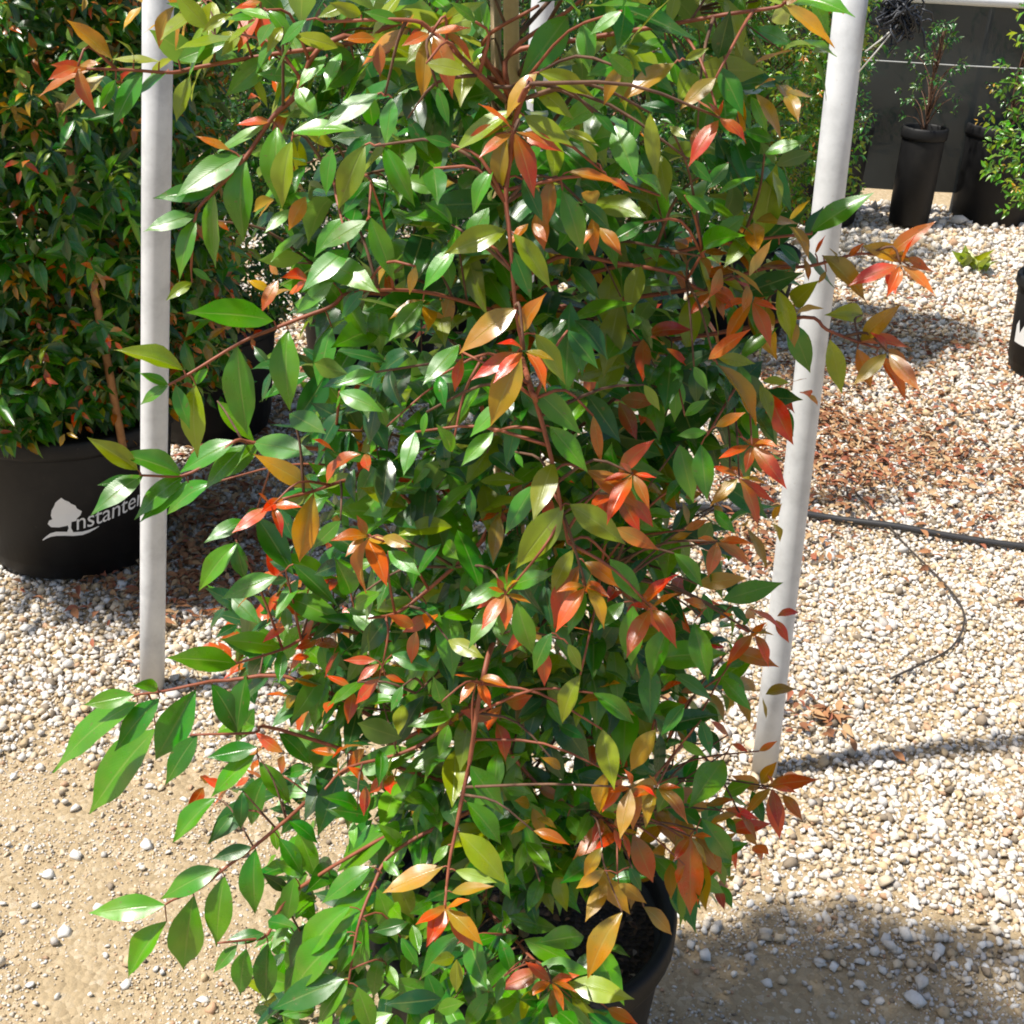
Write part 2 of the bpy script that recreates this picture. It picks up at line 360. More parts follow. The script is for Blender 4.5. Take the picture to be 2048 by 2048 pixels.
def stones():
    ico_p = (1 + 5 ** .5) / 2
    iv = np.array([(-1, ico_p, 0), (1, ico_p, 0), (-1, -ico_p, 0), (1, -ico_p, 0), (0, -1, ico_p), (0, 1, ico_p), (0, -1, -ico_p), (0, 1, -ico_p), (ico_p, 0, -1), (ico_p, 0, 1), (-ico_p, 0, -1), (-ico_p, 0, 1)], float)
    iv /= np.linalg.norm(iv[0])
    fi = np.array([(0, 11, 5), (0, 5, 1), (0, 1, 7), (0, 7, 10), (0, 10, 11), (1, 5, 9), (5, 11, 4), (11, 10, 2), (10, 7, 6), (7, 1, 8), (3, 9, 4), (3, 4, 2), (3, 2, 6), (3, 6, 8), (3, 8, 9), (4, 9, 5), (2, 4, 11), (6, 2, 10), (8, 6, 7), (9, 8, 1)], np.int32)
    protos = [iv * (1 + rng.uniform(-.36, .36, (12, 1))) * np.array([1.25, rng.uniform(.7, 1.15), rng.uniform(.55, .95)]) for _ in range(14)]
    for pr in protos:                             # knock flats off each chip
        for _ in range(6):
            nn = rng.normal(size=3); nn /= np.linalg.norm(nn); dd = np.maximum(0, pr @ nn - rng.uniform(.32, .6)); pr -= dd[:, None] * nn
    pts = []
    # jittered grid whose step grows with distance from the viewing side
    y = 1.15
    while y < 7.2:
        step = .0112 if y < 3.2 else .0112 + (y - 3.2) * .0035
        hw = .46 * y + .35
        xs = np.arange(-hw, hw, step); xs = xs + rng.uniform(-.5, .5, len(xs)) * step; yy = y + rng.uniform(-.5, .5, len(xs)) * step
        pts.append(np.stack([xs, yy, np.full(len(xs), step)], 1)); y += step * .9
    P = np.vstack(pts); keep = np.zeros(len(P), bool); small = np.zeros(len(P), bool)
    r = rng.uniform(0, 1, len(P))
    for i, (x, y, s) in enumerate(P):
        d = y - edge_y(x) + .16 * mnoise.noise((x * 5, y * 5, 7))
        pr = .03 + .95 * min(1, max(0, (d + .22) / .44)) ** 1.4
        keep[i] = r[i] < pr
    P = P[keep]; n = len(P)
    size = P[:, 2] * rng.gamma(7, 1 / 7, n) * .64 + .0006; print('STONES', n)
    pal = np.array([(.80, .75, .68), (.84, .82, .78), (.72, .64, .53), (.60, .44, .25), (.70, .57, .40), (.57, .54, .51), (.82, .80, .76), (.52, .30, .17), (.22, .17, .12)]) * .93
    ci = rng.choice(len(pal), n, p=[.22, .17, .17, .10, .12, .08, .05, .03, .06]); C = pal[ci] * rng.uniform(.78, 1.08, (n, 1))
    rx, ry, rz = rng.uniform(-.6, .6, n), rng.uniform(-.6, .6, n), rng.uniform(0, 6.28, n)
    z0 = np.array([gz(x, y) for x, y, _ in P]) + size * rng.uniform(.1, .8, n)
    big = np.argsort(-(size / np.linalg.norm(P[:, :2], axis=1)) * (np.abs(P[:, 0]) < .4 * P[:, 1]) * (P[:, 1] > 1.6))[:300]
    isbig = np.zeros(n, bool); isbig[big] = True
    Vs, Fs, Cs = [], [], []; off = 0; sm = np.where(~isbig)[0]
    for k, pr in enumerate(protos):
        idx = sm[k::len(protos)]; m = len(idx)
        cz, sz_, cx, sx = np.cos(rz[idx]), np.sin(rz[idx]), np.cos(rx[idx]), np.sin(rx[idx])
        R = np.zeros((m, 3, 3)); R[:, 0, 0] = cz; R[:, 0, 1] = -sz_ * cx; R[:, 0, 2] = sz_ * sx; R[:, 1, 0] = sz_; R[:, 1, 1] = cz * cx; R[:, 1, 2] = -cz * sx; R[:, 2, 1] = sx; R[:, 2, 2] = cx
        V = np.einsum('nij,vj->nvi', R, pr) * size[idx][:, None, None] + np.stack([P[idx, 0], P[idx, 1], z0[idx]], 1)[:, None]
        Vs.append(V.reshape(-1, 3)); Fs.append((fi[None] + (np.arange(m) * 12)[:, None, None]).reshape(-1, 3) + off); off += m * 12
        Cs.append(np.repeat(C[idx], 12, 0))
    g = link('gravel', mesh('gravel', np.vstack(Vs), np.vstack(Fs), M['stone_att'], False, np.vstack(Cs)), ground); tag(g, 'pale crushed gravel spread over the ground', kind='stuff')
    # coarse grit in the worn sandy strip
    m = 95000; gx = rng.uniform(-1.15, 1.15, m); gy = rng.uniform(1.2, 2.5, m)
    ok = np.array([y < edge_y(x) + .25 + .2 * mnoise.noise((x * 4, y * 4, 2)) and rng.random() < .5 + .9 * mnoise.noise((x * 7, y * 7, 5)) for x, y in zip(gx, gy)])
    gx, gy = gx[ok], gy[ok]; m = len(gx); gs = rng.gamma(5, 1 / 5, m) * .0021 + .0006; gr = rng.uniform(0, 6.28, m)
    Vs, Fs, Cs = [], [], []; off = 0
    for k, pr in enumerate(protos):
        j = np.arange(k, m, 14); cc, ss = np.cos(gr[j])[:, None], np.sin(gr[j])[:, None]
        V = np.stack([pr[:, 0] * cc - pr[:, 1] * ss, pr[:, 0] * ss + pr[:, 1] * cc, np.tile(pr[:, 2], (len(j), 1))], 2) * gs[j][:, None, None]
        V += np.stack([gx[j], gy[j], np.array([gz(x, y) for x, y in zip(gx[j], gy[j])]) + gs[j] * .3], 1)[:, None]
        Vs.append(V.reshape(-1, 3)); Fs.append((fi[None] + (np.arange(len(j)) * 12)[:, None, None]).reshape(-1, 3) + off); off += len(j) * 12
        Cs.append(np.repeat(pal[rng.choice(len(pal), len(j), p=[.15, .08, .22, .2, .2, .05, .03, .04, .03])] * rng.uniform(.7, 1.05, (len(j), 1)), 12, 0))
    g = link('grit', mesh('grit', np.vstack(Vs), np.vstack(Fs), M['stone_att'], False, np.vstack(Cs)), ground); tag(g, 'sandy grit on the worn strip', kind='stuff')
    pm = [mesh('stone', pr, fi, M['stone_obj']) for pr in protos]
    for k, i in enumerate(np.where(isbig)[0]):
        o = bpy.data.objects.new('stone', pm[k % 14]); COL.objects.link(o); o.parent = ground
        o.location = (P[i, 0], P[i, 1], z0[i]); o.rotation_euler = (rx[i], ry[i], rz[i]); o.scale = (size[i],) * 3; o.color = (*C[i], 1)
    # odd larger pebbles in the sand
    for (px, py, s) in [(145, 1610, .017), (118, 1755, .015), (1415, 1700, .012), (1725, 1880, .021), (1660, 1660, .014), (1330, 1800, .015), (1450, 1850, .013), (1560, 1600, .015), (90, 1640, .014), (270, 1590, .015), (1800, 1820, .012), (240, 1850, .011), (60, 1850, .01), (380, 1880, .012), (1280, 1720, .013), (1880, 1730, .015)]:
        q = on_z(*w2(px, py), 0); o = bpy.data.objects.new('stone', pm[px % 14]); COL.objects.link(o); o.parent = ground
        o.location = (q.x, q.y, gz(q.x, q.y) + s * .3); o.rotation_euler = (.2, -.1, px); o.scale = (s, s * 1.1, s * .8); o.color = (.74, .73, .70, 1)
stones()

def litter():
    patches = [((330, 1120), .10, 70), ((400, 1090), .14, 170), ((290, 1100), .12, 100), ((450, 1010), .16, 170), ((1640, 850), .20, 460), ((1590, 900), .13, 260), ((1450, 760), .20, 460), ((1750, 780), .34, 420), ((1850, 900), .34, 240), ((330, 1090), .16, 220), ((420, 1040), .18, 260), ((1520, 700), .12, 160), ((1430, 860), .12, 200), ((1420, 1040), .10, 160), ((1730, 870), .14, 150), ((1400, 1000), .13, 160), ((1780, 640), .20, 120), ((1850, 660), .22, 260), ((1530, 1350), .045, 45), ((1420, 880), .14, 140),
               ((1700, 950), .25, 80), ((1880, 1060), .20, 70), ((560, 740), .20, 180), ((430, 640), .22, 380), ((540, 660), .25, 260), ((520, 800), .2, 220), ((700, 700), .2, 120), ((1600, 590), .3, 140), ((1560, 1350), .02, 12), ((1870, 880), .14, 90), ((1100, 1250), .3, 110), ((1700, 720), .3, 260), ((1900, 560), .3, 160), ((1640, 560), .3, 160), ((350, 960), .14, 200), ((430, 900), .16, 200), ((520, 1000), .2, 160), ((1480, 940), .12, 200), ((1560, 800), .12, 220)]
    L = Leaves(); out = []
    for (px, py), s, n in patches:
        c = on_z(*w2(px, py), 0)
        for _ in range(n):
            x, y = c.x + random.gauss(0, s), c.y + random.gauss(0, s * .8)
            z = gz(x, y) + random.uniform(.013, .026); a = random.uniform(0, 6.28); l = random.uniform(.012, .042)
            B = Vector((x, y, z)); T = B + Vector((math.cos(a) * l, math.sin(a) * l, random.gauss(0, .006)))
            col = random.choice([(.30, .12, .045), (.38, .17, .07), (.22, .085, .035), (.45, .26, .12), (.33, .10, .05), (.5, .33, .17)])
            L.add(B, T, Vector((random.gauss(0, .4), random.gauss(0, .4), 1)), l * random.uniform(.3, .5), col)
    o = leaf_mass('leaf_litter', L.L, MD, ground); o.data.materials.clear(); o.data.materials.append(M['litter'])
    tag(o, 'brown dried leaves lying on the gravel')
litter()

# ------------------------------------------------------------------ poles
def pole(a, b, r, label):
    d = (b - a).normalized(); V, F_ = tube_vf([a - d * .15, a + d * .25, a.lerp(b, .5), b], r, 28)
    rt = link('white_pole', mesh('white_pole', V, F_, M['pole'], True)); tag(rt, label, 'pole', 'white support poles')
    return rt
pA = on_z(*w2(287, 1290)); qA = on_y(*w2(298, 0), pA.y + .02); qA = pA + (qA - pA) * 1.5
pole(pA, qA, .0258, 'white pole standing in front of the lettered black pot')
pB = on_z(*w2(1443, 1445)); qB = on_y(*w2(1606, 0), pB.y + .02); tB = (qB - pB); qB2 = pB + tB * 1.5
pole(pB, qB2, .0252, 'leaning white pole with black twine tied near its top')
pC = on_y(*w2(1018, 60), 3.15); pole(Vector((pC.x - .02, 3.15, 0)), Vector((pC.x + .02, 3.15, 2.2)), .027, 'white pole glimpsed behind the leafy top centre')

# ------------------------------------------------------------------ pots
def pot(c, R, H, label, group='black nursery pots', rb=.84, n=56, soil=True):
    e = empty('plant_pot', c, label, 'pot', group)
    b = R * rb
    lathe('body', [(0.001, .012), (b - .03, .012), (b - .008, .004), (b, .012), (b + (R - b) * .16, H * .12), (b + (R - b) * .17 + .003, H * .125), (b + (R - b) * .9, H * .86), (R - .004, H * .9), (R - .016, H * .9), (b - .01, H * .5)], c, M['pot'], e, n, .006)
    lathe('rim', [(R - .006, H * .885), (R + .006, H * .885), (R + .009, H * .91), (R + .009, H * .985), (R + .004, H), (R - .006, H), (R - .010, H * .985), (R - .012, H * .86)], c, M['pot'], e, n, .006)
    if soil:
        V = [(c.x, c.y, c.z + H * .88)]; F_ = []; k = 40; rr = 10
        for j in range(1, rr + 1):
            for i in range(k):
                a = 2 * math.pi * i / k; q = (R - .014) * j / rr
                V.append((c.x + q * math.cos(a), c.y + q * math.sin(a), c.z + H * .86 + .012 * mnoise.noise((q * 30 * math.cos(a), q * 30 * math.sin(a), c.x * 9)) + .012 * (1 - j / rr)))
        for i in range(k): F_.append((0, 1 + i, 1 + (i + 1) % k))
        for j in range(rr - 1):
            for i in range(k):
                F_.append((1 + j * k + i, 1 + (j + 1) * k + i, 1 + (j + 1) * k + (i + 1) % k, 1 + j * k + (i + 1) % k))
        link('soil', mesh('soil', V, F_, M['soil'], False), e)
    return e
potM = pot(MAIN, .200, .36, 'black pot in the foreground under the red-tipped tree, soil showing')
potL = pot(LEFT, .252, .385, 'large black pot with white tree logo and lettering', n=72)
# bark chips on the front pot's soil
chips = Leaves()
for _ in range(260):
    a, q = random.uniform(0, 6.28), .185 * math.sqrt(random.random()); l = random.uniform(.006, .018)
    B = MAIN + Vector((q * math.cos(a), q * math.sin(a), .36 * .87 + random.uniform(.002, .012))); d = rv(); d.z *= .3; d.normalize()
    chips.add(B, B + d * l, Vector((random.gauss(0, .5), random.gauss(0, .5), 1)), l * .6, random.choice([(.10, .055, .03), (.17, .10, .06), (.05, .03, .02), (.32, .27, .22), (.24, .13, .07)]))
o = leaf_mass('bark_chips', chips.L, MD, potM); o.data.materials.clear(); o.data.materials.append(M['litter'])

# logo and lettering on the left pot
def pot_surface(c, R, H, th, z, off=.0016):
    b = R * .84; zz = z / H
    k = (zz - .125) / (.86 - .125); r = (b + (R - b) * .17 + .003) + k * ((R - b) * .9 - (R - b) * .17 - .003)
    wob = 1 + .006 * math.sin(2 * th + .7) + .003 * math.sin(3 * th + z * 9)
    r = r * wob + off
    return Vector((c.x + r * math.cos(th), c.y + r * math.sin(th), c.z + z))
def pot_hit(c, R, H, px, py):                     # where a sight line meets the pot wall
    best = None; r = ray(*w2(px, py))
    for i in range(4000):
        t_ = 1.5 + i * .0008; p_ = EYE + r * t_; q = (p_ - c); rr = math.hypot(q.x, q.y)
        if 0 < q.z < H and rr < (pot_surface(c, R, H, math.atan2(q.y, q.x), q.z) - Vector((c.x, c.y, c.z + q.z))).length:
            return math.atan2(q.y, q.x), q.z
    return -1.6, .15
th0, z0_ = pot_hit(LEFT, .252, .385, 133, 1003)    # foot of the printed tree
print('LOGO', th0, z0_)
LOGO_S = .32
def wrap(name, V, F_, parent, off=.0016, tilt=.17):
    out = []
    for x, y in V:
        s = x * LOGO_S; zz = z0_ + y * LOGO_S + s * tilt
        out.append(pot_surface(LEFT, .252, .385, th0 + s / .23, zz, off))
    return link(name, mesh(name, out, F_, M['print']), parent)
def text_mesh(txt):
    cu = bpy.data.curves.new('lettering', 'FONT'); cu.body = txt; cu.size = 1; cu.shear = .12; cu.resolution_u = 3; cu.space_character = .96
    ob = bpy.data.objects.new('lettering_source', cu); COL.objects.link(ob)
    dg = bpy.context.evaluated_depsgraph_get(); me = bpy.data.meshes.new_from_object(ob.evaluated_get(dg))
    V = [(v.co.x, v.co.y) for v in me.vertices]; F_ = [tuple(p.vertices) for p in me.polygons]
    bpy.data.objects.remove(ob); bpy.data.curves.remove(cu); bpy.data.meshes.remove(me); return V, F_
V, F_ = text_mesh('nstanter'); wrap('lettering', [(.035 + x * .165, .0 + y * .20) for x, y in V], F_, potL)
def em(pts): return [((x - 665) * .00070, (1080 - y) * .00086 - (x - 665) * .00014) for x, y in pts]
crown = [(640, 1018), (560, 1032), (480, 1030), (452, 1000), (470, 965), (505, 952), (496, 915), (512, 862), (545, 815), (560, 785), (592, 760), (622, 738), (650, 762), (690, 782), (705, 800), (745, 822), (756, 852), (800, 884), (783, 922), (745, 950), (735, 975), (665, 985)]
wrap('tree_emblem', em([(640, 900)] + crown), [(0, 1 + i, 1 + (i + 1) % len(crown)) for i in range(len(crown))], potL, .0022)
wrap('emblem_trunk', em([(628, 1085), (692, 1085), (676, 1040), (690, 975), (640, 985), (652, 1040)]), [(0, 1, 2, 5), (2, 3, 4, 5)], potL, .0028)
sw = [(370, 1168, 5), (410, 1140, 11), (460, 1112, 17), (520, 1098, 21), (600, 1098, 20), (690, 1106, 19), (780, 1106, 17), (850, 1092, 13), (910, 1074, 8), (955, 1058, 3)]
V, F_ = [], []
for i, (x, y, h) in enumerate(sw):
    V += [(x, y + h), (x, y - h)]
    if i: F_.append((2 * i - 2, 2 * i, 2 * i + 1, 2 * i - 1))
wrap('emblem_swash', em(V), F_, potL, .0016)

# ------------------------------------------------------------------ the foreground tree
REG = {'A': (0, 0), 'B': (0, 650), 'C': (0, 1350), 'D': (650, 0), 'E': (650, 650), 'F': (650, 1350), 'G': (1348, 0), 'H': (1348, 650), 'I': (1348, 1350)}
# each leaf as seen: foot x,y  tip x,y  colour  breadth in hundredths of its length (readings on a 2.76x grid per area)
LEAF_DATA = {
'A': """480 380 300 360 r 45;500 390 240 520 b 18;620 330 390 130 o 38;740 330 650 230 y 25;580 420 355 620 o 28;640 440 560 590 k 35;790 390 640 670 k 38;930 390 770 520 g 28;985 330 1240 240 g 42;1050 420 980 650 y 36;880 340 640 330 y 20
1500 310 1270 510 g 40;1400 420 1470 580 y 30;1640 430 1440 410 g 38;1800 310 1660 470 g 45;1110 10 985 250 o 30;1120 20 1000 140 r 40;1170 10 1150 180 y 60;1440 10 1340 30 r 50;1480 60 1600 230 g 42;1930 20 1770 90 y 40;1270 80 1130 170 y 35;1330 190 1230 300 y 40;1400 100 1260 110 k 45;1560 150 1480 280 y 45;1690 110 1560 240 k 42
1480 690 1220 830 k 18;1500 670 1320 690 r 25;1530 700 1550 1110 g 40;1610 780 1565 1110 y 38;1340 860 1000 1070 k 48;1355 880 1350 1290 k 40;1190 1050 880 1090 d 32;1080 1190 820 1270 k 36;1080 1210 1000 1510 k 30;1185 1060 1190 1440 g 26;1060 1480 1160 1550 k 35;1060 1560 930 1650 y 55;1620 730 1930 720 g 30;1640 470 1745 665 k 48;1510 1770 1080 1730 k 46;1840 1560 1650 1720 k 42;1930 1380 1690 1590 k 45;1900 1200 1750 1400 k 42;1270 830 1100 760 b 25;1200 1220 1260 1270 b 40""",
'B': """1830 10 1760 310 k 44;1590 30 1600 430 g 42;1310 110 1360 560 k 34;1010 250 670 150 y 33;930 330 780 270 k 35;930 335 790 430 k 34;970 330 1040 550 k 36;1080 330 1090 690 y 34;1150 240 1070 330 g 42;1200 420 1390 630 g 36;1300 640 1020 800 k 42;1360 660 1150 890 k 36;1000 830 690 720 k 42;760 800 510 640 y 38;790 830 530 1030 k 44;760 850 560 880 d 35;1010 840 770 1050 k 44;1040 870 800 1065 k 38;1180 870 950 1030 k 42;1400 650 1700 710 k 46;1600 490 1780 590 d 62;1430 660 1240 830 g 38;1720 900 1430 730 o 34;1730 930 1660 1270 o 34;1720 920 1580 1000 y 38;1560 960 1450 1030 r 55;1930 820 1800 900 y 38;1440 1020 1350 1060 g 45;1360 1080 1150 1190 k 44;1310 1200 1120 1440 g 32;1300 1190 1350 1390 d 40;1530 1390 1250 1500 k 36;1420 1060 1600 1350 d 40;1620 1320 1840 1530 d 32;1570 1500 1880 1640 g 40;1580 1560 1590 1690 g 70;1880 1080 1740 1220 g 42;1550 1780 1250 1740 g 40;1310 1870 960 1840 g 44;1560 1800 1540 1960 d 50;1930 760 1760 830 k 45;1780 1750 1820 1930 k 42""",
'C': """870 70 740 60 g 55;740 110 490 160 g 38;760 150 340 500 k 24;880 130 660 390 d 40;860 300 530 720 k 34;1080 80 880 430 d 36;1090 330 930 580 d 44;1170 50 1320 320 d 40;1360 0 1310 310 d 42;1420 400 1170 450 d 42;1410 440 1190 650 k 40;1190 680 980 900 k 40;1290 760 1180 900 d 44;1390 950 1190 1010 d 42;1210 1070 920 1220 k 42;910 1270 530 1310 g 34;920 1360 730 1640 k 34;1070 1220 1020 1580 g 38;1240 1110 1200 1460 g 40;1410 960 1410 1280 k 44;1460 1430 1260 1470 d 42;1310 1490 1190 1630 g 48;1360 1510 1330 1740 g 34;1480 1480 1470 1770 d 38;1480 1360 1610 1390 d 55;1630 1120 1590 1340 g 42;1640 1450 1620 1680 k 36;1930 1280 1680 1550 k 34;1930 1440 1640 1730 k 34;1900 1680 1540 1830 d 36;1920 1700 1770 1900 k 38;1740 1850 1560 1870 g 40;1340 640 1330 830 d 40;1430 480 1590 690 k 36;1540 320 1700 480 d 40;1880 250 1740 520 g 42;1700 60 1560 200 g 45;1820 0 1740 260 k 38;1540 640 1740 650 k 36;1590 800 1740 920 d 42;1650 850 1740 1100 k 42;1540 900 1660 1090 d 44;1820 1100 1930 1300 d 40;1740 560 1880 760 d 40;1480 540 1400 800 d 36""",
'D': """470 160 310 320 b 26;480 220 310 520 y 36;570 190 540 520 o 32;620 180 680 350 k 26;640 180 800 340 p 20;640 130 860 20 y 32;530 160 470 210 r 45;600 150 760 60 r 16;560 350 790 400 y 38;1000 500 650 600 g 34;1170 400 1010 640 o 30;1040 610 740 820 y 26;980 700 790 780 r 32;940 740 870 920 g 42;1000 740 970 1050 o 32;1040 740 1030 900 b 26;1080 740 1290 830 p 34;1100 640 1340 790 y 44;1180 400 1450 520 y 34;1160 480 1350 640 y 42;1550 220 1300 360 y 38;1240 350 1300 270 r 55;1640 360 1550 560 o 38;1930 350 1650 550 o 30;1600 690 1710 980 k 48;1790 620 1830 960 y 26;1640 60 1480 180 g 40;290 520 20 690 k 40;370 540 340 780 k 52;220 800 90 1120 y 42;330 810 480 1110 k 36;40 820 10 1060 k 42;250 1000 110 1170 d 42;600 930 620 1110 d 75;930 930 830 1160 k 36;1340 950 1600 1010 b 22;1560 990 1680 1060 r 30;1250 980 1230 1220 b 38;1090 990 1190 1200 d 42;1310 1050 1410 1370 g 38;1000 1270 690 1390 y 42;720 1370 560 1580 k 48;250 1200 370 1520 g 36;230 1220 0 1360 k 38;1340 1320 1160 1380 k 55;1040 1290 1230 1570 y 32;1040 1390 1130 1630 d 40;0 1450 270 1600 g 50;90 1630 220 1850 g 44;310 1650 310 1930 k 44;540 1660 370 1860 g 52;500 1470 470 1610 o 38;1930 1420 1680 1460 y 36;1580 1490 1560 1850 y 44;1740 1460 1680 1720 y 52;1350 1470 1500 1640 d 42;1060 1700 770 1930 o 42;1090 1840 1210 1640 b 34;1200 1720 1340 1750 o 36;1170 1800 1310 1990 y 42;830 120 700 20 g 40;200 80 40 20 y 45;420 130 230 70 g 38;160 330 20 260 g 45;820 350 880 260 k 36;1700 420 1560 300 g 44;1880 220 1720 300 g 40;1480 620 1600 740 d 42;1500 900 1420 780 y 40;620 480 680 680 k 32;700 800 560 760 d 42;460 650 560 840 d 40;1420 1120 1560 1260 d 42;1760 1230 1580 1330 d 42;1850 1080 1720 980 k 50;700 1240 560 1130 d 44""",
'E': """1060 150 830 290 r 32;1080 160 930 520 o 40;1100 180 1080 350 r 40;1140 180 1330 410 p 34;1160 50 1310 300 y 34;760 180 720 350 r 34;1140 340 1390 580 k 36;1240 560 1430 790 g 40;1000 430 820 600 k 40;930 590 770 760 g 44;740 110 560 310 k 48;630 280 660 450 d 48;1640 140 1520 400 y 44;1340 30 1490 220 d 44;280 260 80 330 k 42;80 370 300 470 g 50;560 480 540 600 k 32;500 590 440 810 k 48;170 700 20 820 k 44;210 640 270 730 r 42;210 640 210 560 r 22;570 880 390 840 r 34;590 900 690 790 r 18;560 910 480 1020 r 32;600 920 650 1040 r 28;480 900 80 1040 k 44;590 1010 500 1150 k 46;600 1030 690 1340 g 46;650 970 800 1110 d 44;640 910 910 930 k 42;1000 1000 880 1010 r 38;960 1030 1000 1085 r 45;1260 760 1160 1050 y 50;1160 880 1010 1130 k 38;1320 1000 1080 1310 y 42;1350 990 1630 1190 y 40;1440 800 1720 1000 b 30;1620 820 1800 650 r 32;1700 960 1800 1100 r 42;240 1170 50 1190 b 38;230 1160 180 1060 b 40;240 1180 230 1450 p 25;320 1170 460 1220 o 48;350 1250 510 1370 k 48;950 1100 930 1310 d 52;1010 1450 1020 1320 r 28;980 1470 950 1400 r 40;960 1510 850 1560 r 38;970 1430 770 1560 k 44;1020 1450 1240 1380 k 44;960 1530 810 1760 k 46;1000 1550 980 1700 k 42;1060 1530 1140 1790 k 40;1370 1240 1260 1470 y 32;1400 1330 1280 1640 r 34;1430 1310 1610 1440 b 40;1430 1440 1560 1500 r 55;1440 1480 1350 1690 k 44;1570 1290 1730 1510 g 40;1650 1530 1520 1670 g 44;1700 1550 1690 1850 g 38;1900 1660 1810 1930 k 40;1790 1530 1840 1680 r 42;1750 1540 1930 1390 r 26;300 1680 330 1790 b 45;280 1850 120 1850 r 32;300 1870 190 1960 r 44;370 1820 590 1900 d 44;840 1880 1010 1870 b 36;760 1860 640 1940 p 42;1340 1760 1410 1900 y 42;680 1740 860 1830 y 46;60 1740 40 1930 k 46;560 1540 640 1640 k 48;500 1690 600 1740 d 48;1250 1700 1160 1900 d 42;1050 700 1090 780 g 50;700 700 620 560 g 40;1760 330 1840 460 y 36;1480 500 1520 740 b 24;340 560 290 430 g 38;140 1480 60 1300 d 44;160 1560 300 1480 g 45;420 1450 300 1360 d 46;1600 1120 1820 1230 b 36;240 720 120 640 b 40""",
'F': """300 20 180 150 r 38;180 40 60 150 k 50;330 0 430 40 r 34;430 60 370 190 k 44;780 0 570 210 k 40;820 0 740 100 r 42;800 230 580 390 k 44;1060 300 800 470 k 48;930 230 1090 300 g 42;510 420 150 540 k 34;440 390 590 340 g 42;600 420 650 660 k 50;510 500 380 790 k 34;380 570 350 660 r 62;800 500 970 750 g 40;1060 470 1050 730 g 40;780 700 950 910 g 38;720 680 490 940 k 44;740 870 980 1130 y 36;680 940 600 1040 g 48;1130 560 1070 920 g 32;540 690 480 770 o 42;650 1060 350 1190 o 34;720 1080 930 1140 y 32;700 1200 910 1170 o 28;670 1270 570 1480 r 52;690 1290 810 1500 r 36;830 1220 850 1300 o 34;260 1060 10 1240 k 40;250 1190 20 1390 k 36;240 1240 0 1430 k 38;320 1030 410 1110 k 50;380 830 100 1060 g 40;180 740 0 680 d 46;290 1180 390 1450 g 36;230 1360 190 1620 k 32;120 1420 0 1560 k 42;420 1450 510 1600 d 48;340 1600 400 1720 g 50;130 1670 0 1890 k 36;380 1100 480 1330 y 42;900 1240 1020 1390 k 42;1010 1330 1270 1400 g 38;1000 1390 840 1600 k 44;1070 1440 870 1590 g 40;1100 1460 1360 1590 g 38;1090 1540 880 1780 g 44;1180 1600 1450 1640 k 38;1200 1640 970 1730 r 38;1250 1690 1390 1660 r 32;1350 1700 1670 1780 y 44;1150 1730 1100 1950 y 52;1230 1730 1360 1940 r 40;1360 1780 1480 1950 y 42;1560 1840 1710 1920 r 45;990 1660 950 1800 k 46;900 1750 780 1940 g 44;1410 0 1320 240 y 38;1480 100 1680 250 g 34;1530 300 1590 600 y 46;1560 530 1520 740 o 30;1830 300 1700 510 o 38;1640 570 1540 740 r 32;1700 590 1700 830 b 44;1600 820 1390 1000 b 44;1530 950 1440 1100 o 42;1700 880 1800 1120 r 40;1540 1080 1400 1170 o 42;1620 1150 1760 1250 o 40;1640 1310 1470 1640 o 28;1760 1280 1900 1420 o 38;1680 1060 1740 1180 d 44;1170 610 1310 690 b 36;1150 640 1200 830 b 26;1150 860 1330 930 b 32;1340 780 1420 900 g 55;60 250 20 500 d 42;300 220 180 330 d 44;640 150 600 20 d 40;1240 700 1360 780 d 42;200 1480 80 1640 d 40;300 1560 270 1760 g 40;560 1640 640 1860 d 44;480 1760 560 1960 d 42;700 1800 620 1990 d 42;180 1720 260 1960 g 40;1820 560 1700 760 o 38;1300 520 1200 460 o 40;420 940 300 830 g 42""",
'G': """620 30 860 240 o 24;590 20 700 -20 b 38;860 -10 930 70 r 40;230 430 50 590 o 42;250 650 190 570 p 30;250 650 350 740 p 34;250 640 270 560 r 28;130 700 130 870 b 48;-20 700 60 760 y 55;490 1300 560 940 y 42;500 850 700 790 k 36;390 1190 200 1350 g 42;430 1290 290 1460 y 46;760 1280 1070 1085 k 36;580 1350 690 1450 d 42;480 1470 670 1480 b 26;780 1400 830 1310 r 22;820 1410 1040 1650 o 30;960 1420 1040 1350 r 32;1040 1360 1290 1440 o 34;1180 1410 1420 1240 b 32;1290 1420 1400 1480 p 42;1200 1490 1220 1610 r 68;1300 1470 1430 1500 p 18;660 1680 790 1560 y 58;840 1500 800 1560 o 45;350 1490 150 1530 r 28;180 1590 340 1670 r 28;430 1690 620 1510 p 22;260 1540 440 1600 y 32;100 1640 80 1930 y 50;570 1600 640 1850 y 36;400 1720 550 1960 o 36;630 1770 740 2030 d 42;1040 1740 850 1740 y 48;1030 1880 1230 1700 o 36;720 1430 740 1540 b 28;900 1470 860 1380 o 30;150 1620 260 1720 r 24;60 1080 200 1180 g 40;80 880 200 1000 d 42;300 900 180 1040 d 45;60 330 180 270 y 40""",
